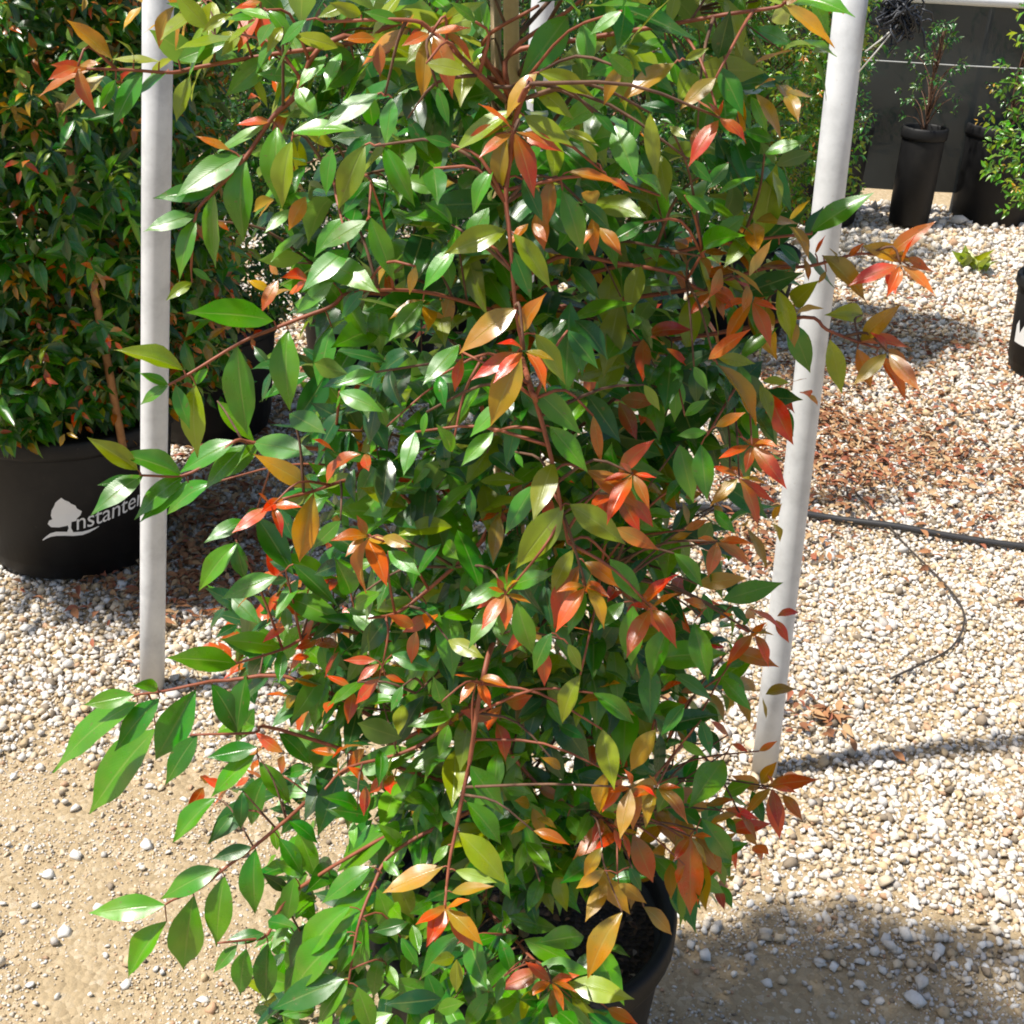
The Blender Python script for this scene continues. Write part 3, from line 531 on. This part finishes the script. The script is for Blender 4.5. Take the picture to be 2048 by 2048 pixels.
'H': """860 80 920 350 y 34;1010 130 1080 330 b 42;1000 100 1280 130 p 22;1120 160 1270 410 p 20;1180 130 1290 240 b 42;190 190 400 40 p 30;240 180 430 210 y 38;240 220 430 520 o 22;110 230 180 350 g 46;30 660 100 950 k 44;150 660 180 940 k 44;180 590 30 610 g 42;250 870 490 1050 d 40;390 640 520 660 p 36;320 780 380 840 p 52;360 850 540 970 r 24;230 560 380 490 b 40;130 1430 380 1400 o 38;230 1200 400 1320 p 26;0 1260 140 1430 g 44;210 1200 120 1200 r 38;110 1640 180 1930 g 46;300 1800 550 1880 b 34;420 1720 500 1650 r 42;250 1620 320 1600 p 52;320 1550 400 1640 d 48;260 1940 410 2110 g 46;60 500 180 420 g 42;80 840 -40 980 d 42;220 1020 330 1140 d 45;180 1560 60 1520 b 36;60 1130 180 1080 b 38""",
'I': """270 470 100 710 g 56;150 250 200 430 d 52;470 620 330 560 b 42;520 610 770 580 r 34;540 640 580 880 r 44;600 660 700 790 b 46;480 600 560 490 o 42;470 420 560 370 p 32;430 640 490 810 d 48;280 740 450 790 r 32;150 790 300 1000 k 42;290 780 340 870 d 48;50 900 0 980 o 48;90 880 90 1280 r 26;130 900 250 1080 b 40;60 1050 20 1140 r 38;300 330 210 260 p 30;320 380 400 420 p 34;60 160 -60 320 d 44;20 560 -80 740 d 42;180 720 320 690 b 30"""}
leaves_px = []
for k, s in LEAF_DATA.items():
    ox, oy = REG[k]
    for it in s.replace('\n', ';').split(';'):
        if not it.strip(): continue
        x0, y0, x1, y1, c, w = it.split()
        leaves_px.append([ox + float(x0) / 2.76, oy + float(y0) / 2.76, ox + float(x1) / 2.76, oy + float(y1) / 2.76, c, float(w) / 100])
# twigs that can be followed in the picture (grid readings, offset from the trunk's depth in metres)
TWIGS = [('A', [(2300, 130), (1930, 240), (1500, 300), (1100, 370), (950, 400), (700, 385), (480, 380)], -.02, -.10),
 ('A', [(1900, 200), (1630, 530), (1510, 640), (1370, 850), (1280, 960), (1180, 1060), (1080, 1190), (1055, 1480)], -.10, -.16),
 ('A', [(2400, 1800), (2200, 1640), (1930, 1620), (1830, 1690), (1650, 1760), (1500, 1820), (1330, 1890), (1050, 2060), (930, 2125)], -.02, -.12),
 ('B', [(2500, 1000), (1930, 720), (1700, 680), (1400, 650), (1300, 640), (1180, 740), (1010, 830), (780, 830)], -.02, -.10),
 ('B', [(2600, 1300), (2100, 830), (1930, 850), (1720, 920), (1560, 960)], -.06, -.16),
 ('B', [(2600, 1900), (1930, 1690), (1700, 1720), (1560, 1790), (1300, 1870)], -.02, -.09),
 ('C', [(2500, 500), (1700, 40), (1250, 30), (1090, 50), (900, 90), (740, 110)], -.02, -.09),
 ('C', [(2500, 600), (1540, 300), (1400, 320), (1050, 330)], -.06, -.12),
 ('C', [(2600, 200), (1920, 520), (1580, 800), (1400, 950), (1250, 1060), (1100, 1180), (960, 1240), (910, 1270)], -.04, -.13),
 ('C', [(2500, 700), (1660, 1170), (1480, 1430), (1370, 1460), (1200, 1480)], -.10, -.16),
 ('D', [(920, 480), (600, 180), (450, 110), (0, 120)], -.22, -.24), ('D', [(1010, 500), (1020, 290), (1340, 60), (1500, -80)], -.12, -.14), ('D', [(1010, 520), (870, 240), (1180, 30)], -.12, -.18),
 ('D', [(1010, 520), (1020, 300), (1400, 220), (1930, 130), (2210, 80), (2490, 40), (2540, 10)], -.10, -.14),
 ('D', [(1130, 440), (1060, 620), (1000, 1050), (1020, 1300), (1050, 1690), (1090, 1930)], -.27, -.31),
 ('D', [(1000, 1750), (850, 1690), (540, 1610), (210, 1600)], -.10, -.24),
 ('D', [(1000, 1650), (1280, 1420), (1660, 1460), (1930, 1510), (2050, 1590), (2250, 1650)], -.12, -.12),
 ('D', [(1000, 1650), (1900, 1400), (2400, 1320), (2690, 1290)], -.06, -.08), ('D', [(1000, 1750), (2000, 1600), (2430, 1480), (2670, 1470), (2950, 1400), (3130, 1430)], -.04, -.08),
 ('D', [(1000, 2000), (2100, 1850), (2640, 1750), (2770, 1820), (2950, 1890), (3050, 1920)], -.04, -.08),
 ('E', [(1130, 330), (1170, 440), (1250, 740), (1300, 990), (1340, 1200)], -.29, -.30), ('E', [(960, 1100), (460, 1550), (240, 1620)], -.16, -.22),
 ('F', [(900, -100), (800, 470), (760, 660), (720, 870), (690, 1010), (670, 1180), (660, 1290)], -.22, -.31),
 ('F', [(960, 1000), (880, 1250), (1000, 1400), (1100, 1520), (1180, 1600), (1250, 1700)], -.10, -.27), ('F', [(960, 300), (1130, 560), (1300, 700), (1500, 780), (1680, 880)], -.12, -.18),
 ('F', [(900, 100), (500, 400), (130, 510), (0, 630)], -.10, -.2), ('F', [(900, 700), (400, 960), (260, 1180), (180, 1400), (130, 1700)], -.12, -.26)]
AXIS_X = lambda y: (966 + (y / 2048) * 82 if False else 1018 + (y - 0) * .0155)       # trunk axis on the photograph
TY = MAIN.y
def crown_r(y): return np.interp(y, [0, 300, 900, 1500, 1800, 2048], [.29, .30, .29, .30, .30, .29])
twigs_w = []
for reg, pts, d0, d1 in TWIGS:
    ox, oy = REG[reg]; n = len(pts)
    twigs_w.append([(ox + x / 2.76, oy + y / 2.76, d0 + (d1 - d0) * i / (n - 1)) for i, (x, y) in enumerate(pts)])
def twig_depth(x, y):
    best = (1e9, 0, 0, 0)
    for tw in twigs_w:
        for (ax, ay, ad), (bx, by, bd) in zip(tw[:-1], tw[1:]):
            vx, vy = bx - ax, by - ay; q = max(0, min(1, ((x - ax) * vx + (y - ay) * vy) / (vx * vx + vy * vy + 1e-6)))
            dd = math.hypot(x - ax - q * vx, y - ay - q * vy)
            if dd < best[0]: best = (dd, ad + (bd - ad) * q, ax + q * vx, ay + q * vy)
    return best
tree = empty('lilly_pilly_tree', MAIN + Vector((0, 0, .31)), 'glossy green sapling with red new shoots filling the foreground', 'tree', None)
# trunk and cane
trunk_pts = [on_y(*w2(992, 1700), TY), on_y(*w2(986, 1400), TY), on_y(*w2(975, 1000), TY + .01), on_y(*w2(968, 600), TY), on_y(*w2(962, 200), TY + .005), on_y(*w2(955, -200), TY), on_y(*w2(955, -560), TY)]
trunk_pts[0] = Vector((trunk_pts[0].x, TY, .30))
tube('trunk', smooth_path(trunk_pts, 5), list(np.linspace(.0095, .003, 31)), M['bark'], tree, 8)
def trunk_at(z):
    for a, b in zip(trunk_pts[:-1], trunk_pts[1:]):
        if a.z <= z <= b.z: return a.lerp(b, (z - a.z) / (b.z - a.z))
    return trunk_pts[0].copy() if z < trunk_pts[0].z else trunk_pts[-1].copy()
cane_a = Vector((trunk_pts[0].x + .004, TY - .020, .25)); cane_b = on_y(*w2(964, 0), TY - .02); cane_b = cane_a + (cane_b - cane_a) * 1.25
cn = [cane_a.lerp(cane_b, i / 48) for i in range(49)]
cane = tube('bamboo_cane', cn, [.0075 + (.0014 if i % 8 == 0 else 0) for i in range(49)], M['bamboo'], None, 10)
tag(cane, 'thin tan cane staking the foreground sapling', 'stake')
c2 = [Vector((cane_a.x - .03, TY + .03, .25)), on_y(*w2(935, 0), TY + .02)]
tag(tube('bamboo_cane', [c2[0], c2[0].lerp(c2[1], .5), c2[1] + (c2[1] - c2[0]) * .1], .0055, M['bamboo'], None, 8), 'thinner orange cane behind the foreground sapling, left of its main cane', 'stake')

# group leaf feet into shoots
clusters = []
for lf in leaves_px:
    for c in clusters:
        if math.hypot(c['x'] - lf[0], c['y'] - lf[1]) < 42: c['l'].append(lf); n = len(c['l']); c['x'] += (lf[0] - c['x']) / n; c['y'] += (lf[1] - c['y']) / n; break
    else: clusters.append({'x': lf[0], 'y': lf[1], 'l': [lf]})
big = Leaves(); branches = []; feet = []
for c in clusters:
    dist, dep = twig_depth(c['x'], c['y'])[:2]; R = float(crown_r(c['y']))
    if dist < 40: off = dep; c['tw'] = True
    else:
        P0 = on_y(c['x'], c['y'], TY); u = (P0.x - trunk_at(P0.z).x) / R
        off = -R * math.sqrt(max(0, 1 - u * u)) * 1.02 + random.uniform(0, .05) if abs(u) < 1 else random.uniform(-.08, .05); c['tw'] = False
    c['P'] = on_y(c['x'], c['y'], TY + off)
    if not c['tw']: branches.append(c['P'])
    for x0, y0, x1, y1, col, w in c['l']:
        if c['tw']: off = twig_depth(x0, y0)[1]
        B = on_y(x0, y0, TY + off); T = on_y(x1, y1, TY + off)
        l = (T - B).length; wd = w * l; ratio = .385; view = (EYE - B).normalized()
        if w > .43:                                # foreshortened: the blade points towards or away from the viewer
            Lr = wd / (ratio + .02); ex = math.sqrt(max(0, Lr * Lr - l * l)); T = on_y(x1, y1, TY + off - ex * random.choice([1, 1, .6]))
        else: T = on_y(x1, y1, TY + off - random.uniform(.0, .30) * l)
        a = (T - B).normalized()
        if col == 'k' and w > .30:
            h = (SUN + view).normalized(); N = h - a * h.dot(a); N.normalize()
            N = (N + rv(.06)).normalized(); wd2 = min(wd / max(.72, abs(N.dot(view))), .44 * (T - B).length)
        else:
            nv = view - a * view.dot(a); nv.normalize(); upv = Vector((-.25, -.1, 1)); upv = upv - a * upv.dot(a); upv.normalize()
            f_ = random.uniform(.15, .75) if w > .30 else 1.0
            N = (nv * (1 - .5 * f_) + upv * f_ * .8 + rv(.10)).normalized(); N = N - a * N.dot(a); N.normalize()
            wd2 = min(wd / max(.7, abs(N.dot(view))), .43 * (T - B).length)
        T = B + (T - B) * 1.12; big.add(B, T, N, wd2 * 1.02, colour(col)); feet.append((c, x0, y0, off, B))
# star-like flushes of new red growth at the shoot ends
for reg, gx_, gy_ in [('D', 590, 180), ('D', 1045, 725), ('E', 1100, 140), ('E', 580, 890), ('E', 225, 1170), ('E', 1000, 1480), ('E', 1440, 1440), ('E', 270, 1860), ('F', 665, 1290), ('F', 1690, 620), ('F', 1640, 860), ('G', 210, 1610), ('G', 1250, 1460), ('I', 540, 620), ('I', 90, 890), ('H', 430, 660),
                      ('H', 360, 840), ('B', 1500, 1000), ('F', 840, 20), ('E', 960, 1035), ('A', 1430, 30), ('A', 430, 365), ('G', 255, 650), ('E', 210, 650), ('H', 440, 1700), ('F', 1250, 1690), ('E', 1700, 820), ('H', 240, 1190), ('I', 360, 760), ('G', 430, 1660), ('F', 1830, 620), ('H', 1180, 150), ('E', 1800, 1560)]:
    ox, oy = REG[reg]; x, y = ox + gx_ / 2.76, oy + gy_ / 2.76
    dd = twig_depth(x, y); R = float(crown_r(y)); P0 = on_y(x, y, TY); u = (P0.x - (MAIN.x)) / R
    off = dd[1] - .012 if dd[0] < 45 else (-R * math.sqrt(max(0, 1 - u * u)) * 1.06 if abs(u) < 1 else -.06)
    P = on_y(x, y, TY + off); view = (EYE - P).normalized(); rt_ = view.cross(Vector((0, 0, 1))).normalized() * -1; up_ = rt_.cross(view) * -1
    if up_.z < 0: up_ = -up_
    a0 = random.uniform(0, 6.28); n = random.choice([3, 4, 4, 5])
    for k in range(n):
        a = a0 + 6.28 * k / n + random.uniform(-.3, .3); l = random.uniform(.024, .050) * (1.1 if math.sin(a) < 0 else .75)
        dr = (rt_ * math.cos(a) + up_ * (math.sin(a) * .9 - .55) + view * random.uniform(.1, .6)).normalized()
        big.add(P + dr * .002, P + dr * l, view * .5 + up_ * .6 + rv(.15), l * random.uniform(.30, .38), colour(random.choice('rrrbpo')))
    branches.append(P)
# scaffold branches, then a short twig from the nearest one to every shoot
NODES = []
def scaffold(pts, r0, r1, mat):
    n = len(pts); tube('branch', pts, list(np.linspace(r0, r1, n)), M[mat], tree, 6)
    for q in pts[2:]: NODES.append(q)
for tw in twigs_w:
    pts = [on_y(x, y, TY + d) for x, y, d in tw]
    S = trunk_at(max(.4, pts[0].z - .05)); scaffold(smooth_path([S] + pts, 4), .0030, .0013, 'redtwig')
for k in range(34):
    z = .42 + 1.45 * k / 34; a = k * 2.4; r = np.interp(z, [.42, .6, 1.5, 1.9], [.18, .24, .24, .1]); S = trunk_at(z)
    E = S + Vector((r * math.cos(a), r * math.sin(a), .10 + random.uniform(-.04, .08))); Mi = S.lerp(E, .5) + Vector((0, 0, .03)) + rv(.01)
    scaffold(smooth_path([S, Mi, E], 5), .0026, .0010, 'bark')
def proj(P):                                       # world point -> 1932-grid reading
    q = CAM_R.transposed() @ (P - EYE); return (1024 + F_SRC * q.x / -q.z) / 1.06, (1024 - F_SRC * q.y / -q.z) / 1.06
def in_gap(P):                                     # opening where cane and pole show near the top
    x, y = proj(P); return 925 < x < 1075 and y < 175
def branch_to(P, r0=.0015, r1=.0008, mat='redtwig', name='twig'):
    rp = math.hypot(P.x - MAIN.x, P.y - TY); cand = []
    for q in NODES:
        sc = (q - P).length + .8 * max(0, math.hypot(q.x - MAIN.x, q.y - TY) - rp) + .3 * max(0, q.z - P.z)
        cand.append((sc, id(q), q))
    cand.sort(); best = random.choice(cand[:7])[2]
    if (best - P).length > .11 and name == 'twig' and r0 < .0015: return
    pts = smooth_path([best, best.lerp(P, .5) + Vector((0, 0, .012)) + rv(.004), P], 3)
    tube(name, pts, list(np.linspace(r0, r1, len(pts))), M[mat], tree, 4)
for P in branches: branch_to(P, .0017, .0010, random.choice(['bark', 'redtwig']))
SV, SF = [], []
for c, x0, y0, off, B in feet:
    if c['tw']: q = twig_depth(x0, y0); A_ = on_y(q[2], q[3], TY + q[1])
    else: A_ = c['P']
    if (A_ - B).length < .001: continue
    V, F_ = tube_vf([A_, A_.lerp(B, .5) + Vector((0, 0, .002)), B], [.0010, .0008, .0008], 4, False); k = len(SV); SV += V; SF += [tuple(i + k for i in f) for f in F_]
tag(link('leaf_stalks', mesh('leaf_stalks', SV, SF, M['redtwig'], True), tree), kind='stuff')
big.L.sort(key=lambda i: -i[4] * i[5])
leaf_objects(big.L[:300], HI_ME, tree)
rest = big.L[300:]
# further leaves inside the crown and on its far side
fill = Leaves()
def shoot(L, P, d, n, ll, pal, spread=.9, droop=.5, w=(.33, .41), tip=None):
    d = d.normalized(); a0 = random.uniform(0, 6.28); q = P.copy(); step = ll * .42
    s1 = d.orthogonal().normalized(); s2 = d.cross(s1); tc = random.choice(tip) if tip else None
    for i in range(n + (1 if tc in ('r', 'o', 'b', 'p') else 0)):
        last = i >= n - 1
        for s in (0, math.pi):
            a = a0 + s + i * 1.4
            side = s1 * math.cos(a) + s2 * math.sin(a)
            dr = (d * random.uniform(.4, .8) + side * spread + Vector((0, 0, -droop)) + rv(.15)).normalized()
            l = ll * random.uniform(.7, 1.15) * ((.65 if i == n - 1 else .5) if last else 1)
            N = Vector((-.12, -.32, 1)) + side * -.2 + rv(.36)
            c = tc if (last and tip) else random.choice(pal)
            L.add(q + dr * .004, q + dr * l, N, l * random.uniform(*w), colour(c, .3))
        q = q + d * step + Vector((0, 0, -.12 * step * i))
for _ in range(520):
    z = random.uniform(.48, 1.80); R = np.interp(z, [.45, .6, 1.0, 1.45, 1.8], [.15, .22, .25, .24, .10])
    a = random.uniform(0, 6.28); r = R * math.sqrt(random.uniform(.05, 1))
    if math.sin(a) < -.2 and z < 1.46: r *= .65                   # the near side is carried by the leaves read from the picture
    S = trunk_at(z); P = Vector((S.x + r * math.cos(a), S.y + r * math.sin(a), z))
    if in_gap(P): continue
    d = Vector((math.cos(a), math.sin(a), random.uniform(-.1, .5)))
    shoot(fill, P, d, random.choice([2, 2, 3]), random.uniform(.062, .080), 'gnddnnd' if math.sin(a) > -.2 else 'ggdgndy', tip='gdgyor' if random.random() < .3 else None)  # inner and far leaves coloured darker, the crown's shade painted in
    if _ % 6 == 0: branch_to(P, .0013, .0007, 'bark')
# thickets that the picture shows as close-set leaves, just behind the singled-out ones
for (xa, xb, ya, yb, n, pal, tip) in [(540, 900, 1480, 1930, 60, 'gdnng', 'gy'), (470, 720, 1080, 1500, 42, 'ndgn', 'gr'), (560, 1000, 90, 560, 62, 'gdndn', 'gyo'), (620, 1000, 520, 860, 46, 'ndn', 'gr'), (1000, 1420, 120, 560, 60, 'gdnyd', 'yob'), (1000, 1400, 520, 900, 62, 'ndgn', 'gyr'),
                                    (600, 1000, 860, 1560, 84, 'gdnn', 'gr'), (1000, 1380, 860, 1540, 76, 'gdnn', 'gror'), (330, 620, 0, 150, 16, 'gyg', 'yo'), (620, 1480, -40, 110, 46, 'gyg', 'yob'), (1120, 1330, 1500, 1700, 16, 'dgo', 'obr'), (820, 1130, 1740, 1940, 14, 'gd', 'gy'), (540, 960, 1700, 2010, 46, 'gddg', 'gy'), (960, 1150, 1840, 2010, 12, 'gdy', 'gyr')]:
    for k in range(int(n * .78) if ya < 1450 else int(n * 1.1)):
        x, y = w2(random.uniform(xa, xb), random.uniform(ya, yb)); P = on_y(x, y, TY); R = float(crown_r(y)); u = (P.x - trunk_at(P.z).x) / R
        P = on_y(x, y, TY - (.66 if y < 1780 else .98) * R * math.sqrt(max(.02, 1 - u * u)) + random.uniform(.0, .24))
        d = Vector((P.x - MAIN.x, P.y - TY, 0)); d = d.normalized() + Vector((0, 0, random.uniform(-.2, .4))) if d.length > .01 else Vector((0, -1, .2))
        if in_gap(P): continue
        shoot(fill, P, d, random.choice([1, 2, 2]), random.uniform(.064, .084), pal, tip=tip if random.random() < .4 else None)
        if k % 3 == 0: branch_to(P, .0013, .0007, 'bark')
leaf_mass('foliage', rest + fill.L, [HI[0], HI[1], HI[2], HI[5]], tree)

# ------------------------------------------------------------------ the trees behind
def nursery_tree(c, H, z0, Rm, n_sh, ll, label, pal, tip, tipp=.3, parts=300, group='potted trees standing behind', stake=None, inner=.55, prof=None, trunk_r=.012, soil=.36):
    e = empty('lilly_pilly_tree', c + Vector((0, 0, soil)), label, 'tree', group)
    L = Leaves(); prof = prof or ([z0, z0 + .12, z0 + (H - z0) * .45, H * .85, H], [.62, .9, 1, .75, .2])
    tp = [Vector((c.x, c.y, soil - .03)), Vector((c.x + .012, c.y, H * .4)), Vector((c.x - .01, c.y + .01, H * .7)), Vector((c.x, c.y, H * .97))]
    tube('trunk', smooth_path(tp, 5), list(np.linspace(trunk_r, .003, 16)), M['bark'], e, 8)
    bv, bf = [], []
    for k in range(n_sh):
        z = random.uniform(z0, min(H, 1.42)) if random.random() < .78 else random.uniform(z0, H); R = Rm * np.interp(z, *prof) * (1 + .22 * mnoise.noise((z * 4, k * .03, c.x)))
        a = random.uniform(0, 6.28); R *= 1 + .18 * math.sin(a * 3 + z * 5 + c.x); r = R * random.uniform(inner, 1.0) if random.random() < .85 else R * random.uniform(.1, .6)
        P = Vector((c.x + r * math.cos(a), c.y + r * math.sin(a), z)); d = Vector((math.cos(a), math.sin(a), random.uniform(-.35, .55)))
        shoot(L, P, d, random.choice([2, 3, 3, 4]), ll * random.uniform(.75, 1.2), pal, tip=tip if random.random() < tipp else None, droop=.45)
        if k % (n_sh // 45 + 1) == 0:
            S = Vector((c.x, c.y, max(soil + .03, z - .12 - r * .3)))
            tube('branch', smooth_path([S, S.lerp(P, .5) + Vector((0, 0, .03)), P], 4), list(np.linspace(.004, .0012, 9)), M['bark'], e, 5)
    L.L.sort(key=lambda i: (i[0] - EYE).length - 14 * i[4] * (1 if abs(i[0].x) < .45 * i[0].y and i[0].z < 1.6 - .09 * i[0].y else -3))
    leaf_objects(L.L[:parts], MD_ME, e); leaf_mass('foliage', L.L[parts:], LO, e)
    if stake:
        (x0, y0, x1, y1) = stake
    return e
nursery_tree(LEFT, 2.25, .41, .40, 3100, .067, 'dense bushy tree growing in the lettered black pot', 'ngdndngd', 'yobbr', .40, soil=.37, trunk_r=.016)
sA, sB = on_y(*w2(113, 200), LEFT.y - .37), on_y(*w2(117, 312), LEFT.y - .37)
tag(tube('wooden_stake', [LEFT + Vector((sB.x - LEFT.x, -.18, .34)), LEFT + Vector((sB.x - LEFT.x, -.27, sB.z - .25)), sA + (sA - sB) * .05], .009, M['stake'], None, 6), 'orange brown stake showing through the left tree', 'stake')

ROW = [((372, 775), .215, .36, 2.0, .32, 2000, .042, 'dark tree left of centre between the white pole and the sapling', 'black pot half hidden behind the left white pole'),
       ((690, 680), .24, .38, 2.1, .40, 2200, .040, 'dark fine-leaved tree behind the sapling, left of its stem', 'black pot in the shade behind the sapling, left of its stem'),
       ((930, 620), .24, .38, 2.0, .38, 1500, .042, 'dark tree directly behind the sapling', 'black pot hidden directly behind the sapling'),
       ((1180, 620), .23, .36, 1.9, .36, 1500, .040, 'dark tree behind the sapling, right of its stem', 'black pot behind the sapling, right of its stem'),
       ((1400, 600), .20, .34, 1.75, .36, 2600, .036, 'fine-leaved yellowish tree behind the right white pole', 'black pot behind the right white pole')]
for i, ((px, py), R, H, TH, CR, ns, ll, lt, lp) in enumerate(ROW):
    c = on_z(*w2(px, py), .1); c.z = 0; c.y += R * .6
    pot(c, R, H, lp, n=40)
    nursery_tree(c, TH, H + ((.0, .02, .10, .10, .12)[i]), CR, ns, ll, lt, 'nndnngd' if i < 4 else 'gydgyg', 'obg' if i < 4 else 'yyob', .2 if i < 4 else .35, parts=120 if i in (0, 1) else (300 if i == 4 else 60), soil=H * .86)
# right-hand neighbour, mostly out of the frame
c = on_z(*w2(2002, 655), .1); c.z = 0; potR = pot(c, .20, .36, 'black pot with white print cut off at the right edge', n=40)
nursery_tree(c, 1.9, .58, .36, 1300, .044, 'bright leafy tree reaching in from the right edge', 'gggydg', 'yyo', .3, parts=200, soil=.31)
def patch(c, R, H, th, z, w, h, n=8):
    V, F_ = [], []
    for i in range(n):
        a = th - w / 2 + w * i / (n - 1)
        for zz in (z, z + h * (.7 + .3 * math.sin(i * 2.1))): V.append(pot_surface(c, R, H, a, zz, .002))
        if i: F_.append((2 * i - 2, 2 * i, 2 * i + 1, 2 * i - 1))
    return V, F_
V, F_ = patch(c, .20, .36, rad(200), .12, .5, .09); link('printed_mark', mesh('printed_mark', V, F_, M['print']), potR)

# ------------------------------------------------------------------ far row and shade-cloth fence
FY = 6.95
for k, (px, R, H, lab, lt) in enumerate([(1560, .19, .50, 'tall black pot by the far fence beside the right white pole', 'sparse shrub by the far fence beside the right white pole'), (1722, .108, .50, 'narrow black pot by the far fence between two sunlit gaps', 'sparse shrub over the narrow pot by the far fence'),
                                    (1890, .215, .50, 'wide black pot by the far fence near the right edge', 'sparse shrub by the far fence near the right edge')]):
    c = on_z(*w2(px, 432), 0); c = Vector((c.x, c.y + R, 0)); pot(c, R, H, lab, 'tall black pots by the far fence', .93, 36)
    nursery_tree(c, 1.0, .54, .17, 60, .038, lt, 'nnd', None, 0, parts=1, group='shrubs by the far fence', soil=.43)
for k, (x, y, R) in enumerate([(-1.6, 6.1, .2), (-.9, 6.2, .2), (-.2, 6.0, .2), (.5, 6.2, .2), (1.15, 6.1, .2)]):
    lab = ['first', 'second', 'third', 'fourth', 'fifth'][k]
    c = Vector((x, y, 0))
    nursery_tree(c, 1.5, .4, .42, 420, .05, f'{lab} tree from the left in the far hedge row', 'nnnd', None, 0, parts=1, group='trees of the far hedge row', soil=.0)
fence = empty('shade_fence', (1.0, FY, 0), 'low dark shade cloth fence with white top rail at the back', 'fence')
zt = on_y(*w2(1900, 10), FY).z
V, F_ = [], []; nx = 120
for i in range(nx + 1):
    x = -5 + 11 * i / nx
    for j in range(9):
        z = .13 + (zt - .13) * j / 8; V.append((x, FY + .02 * mnoise.noise((x * 1.5, z * 3, 0)) + .012 * math.sin(x * 5.2), z))
for i in range(nx):
    for j in range(8): F_.append((i * 9 + j, (i + 1) * 9 + j, (i + 1) * 9 + j + 1, i * 9 + j + 1))
link('cloth', mesh('cloth', V, F_, M['shade'], True), fence)
tube('top_rail', [(-5, FY, zt + .012), (0, FY, zt + .012), (6, FY, zt + .012)], .024, M['rail'], fence, 12)
wz = on_y(*w2(1800, 122), FY - .04).z
tube('wire', [(-5 + 11 * i / 20, FY - .035, wz + .004 * math.sin(i * 1.3)) for i in range(21)], .0032, M['wire'], fence, 5)
px_ = on_y(*w2(1862, 100), FY).x
for x in (-4.6, -2.8, -1.0, .8, px_, px_ + 1.8): tube('post', [(x, FY + .05, -.1), (x, FY + .05, zt - .02)], .014, M['wire'], fence, 8)
# a hedge beyond the fence, seen dimly through the cloth
hedge = empty('hedge', (1, FY + 1.9, 0), 'dim green hedge seen through the shade cloth', 'hedge')
L = Leaves()
for _ in range(1500):
    x = random.uniform(-5, 8); y = FY + 1.7 + random.uniform(0, .5); z = random.uniform(.05, 1.25)
    shoot(L, Vector((x, y, z)), Vector((random.gauss(0, .5), -1, .3)), 2, .075, 'gddg')
leaf_mass('foliage', L.L, MD, hedge)
bv = [];
for k in range(14):
    x = -4.8 + k * .92; tube('stem', [(x, FY + 1.95, -.02), (x + .03, FY + 1.95, .5), (x, FY + 1.95, .9)], [.012, .009, .004], M['bark'], hedge, 6)

# ------------------------------------------------------------------ irrigation pipe, drip tube, twine, strings, weeds
def gpath(P, lift): return [Vector((q.x, q.y, gz(q.x, q.y) + .012 + lift)) for q in smooth_path([on_z(*w2(x, y)) for x, y in P], 6)]
tag(tube('irrigation_pipe', gpath([(1180, 950), (1380, 962), (1530, 974), (1700, 1000), (1860, 1025), (2060, 1052), (2300, 1075)], .009), .0095, M['hose'], None, 10), 'black irrigation pipe lying across the gravel', 'pipe')
dt = gpath([(1610, 985), (1598, 925), (1650, 970), (1730, 1055), (1795, 1125), (1818, 1175), (1795, 1225), (1735, 1260), (1678, 1287)], .008)
tag(tube('drip_tube', dt, .0028, M['driptube'], None, 6), 'thin curled drip tube looping over the gravel', 'tube')
KY = pB.y + .0
K = on_y(*w2(1700, 18), KY)
tw = empty('tie_twine', K, 'tangled black twine bundle tied beside the right white pole', 'twine')
for k in range(26):
    ax, ay = rv().normalized(), rv().normalized(); r = random.uniform(.018, .042)
    pts = [K + ax * r * math.cos(a) + ay * r * math.sin(a) * .8 + Vector((0, 0, -.01)) + rv(.003) for a in np.linspace(0, random.uniform(3.5, 6.6), 14)]
    tube('loop', pts, .0016, M['twine'], tw, 5)
for (x, y) in [(1745, 90), (1655, 40), (1672, 8), (1735, 62), (1690, 70)]:
    q = on_y(*w2(x, y), KY - .01); tube('loose_end', smooth_path([K, K.lerp(q, .5) + rv(.006), q], 4), .0021, M['twine'], tw, 5)
pz = lambda s: pB + tB * s
top = pz(1.06); tube('strap', smooth_path([K, K.lerp(top, .5) + Vector((.01, 0, .05)), top + Vector((.026, 0, 0))], 5), .004, M['twine'], tw, 5)
ring = [top + Vector((.0285 * math.cos(a), .0285 * math.sin(a), .002 * a)) for a in np.linspace(0, 12.6, 40)]
tube('wrap', ring, .0026, M['twine'], tw, 5)
st = empty('tie_string', K, 'pale string running from the black twine to the right white pole', 'string')
for (x, y) in [(1632, 98), (1620, 136)]:
    q = on_y(*w2(x, y), KY - .012); tube('strand', [on_y(*w2(1694, 46), KY - .012), on_y(*w2((1694 + x) / 2, (46 + y) / 2 + 2), KY - .012), q], .0012, M['string'], st, 5)
w0 = on_z(*w2(1835, 512)); weed = empty('weed', w0, 'small bright green weed growing in the gravel by the right edge', 'weed')
L = Leaves()
for _ in range(14):
    a = random.uniform(0, 6.28); B = w0 + Vector((random.gauss(0, .03), random.gauss(0, .03), .01)); T = B + Vector((math.cos(a), math.sin(a), random.uniform(.5, 1.4))).normalized() * random.uniform(.08, .15)
    L.add(B, T, Vector((0, -.4, 1)) + rv(.2), .04, colour('y'))
leaf_objects(L.L, MD_ME, weed)
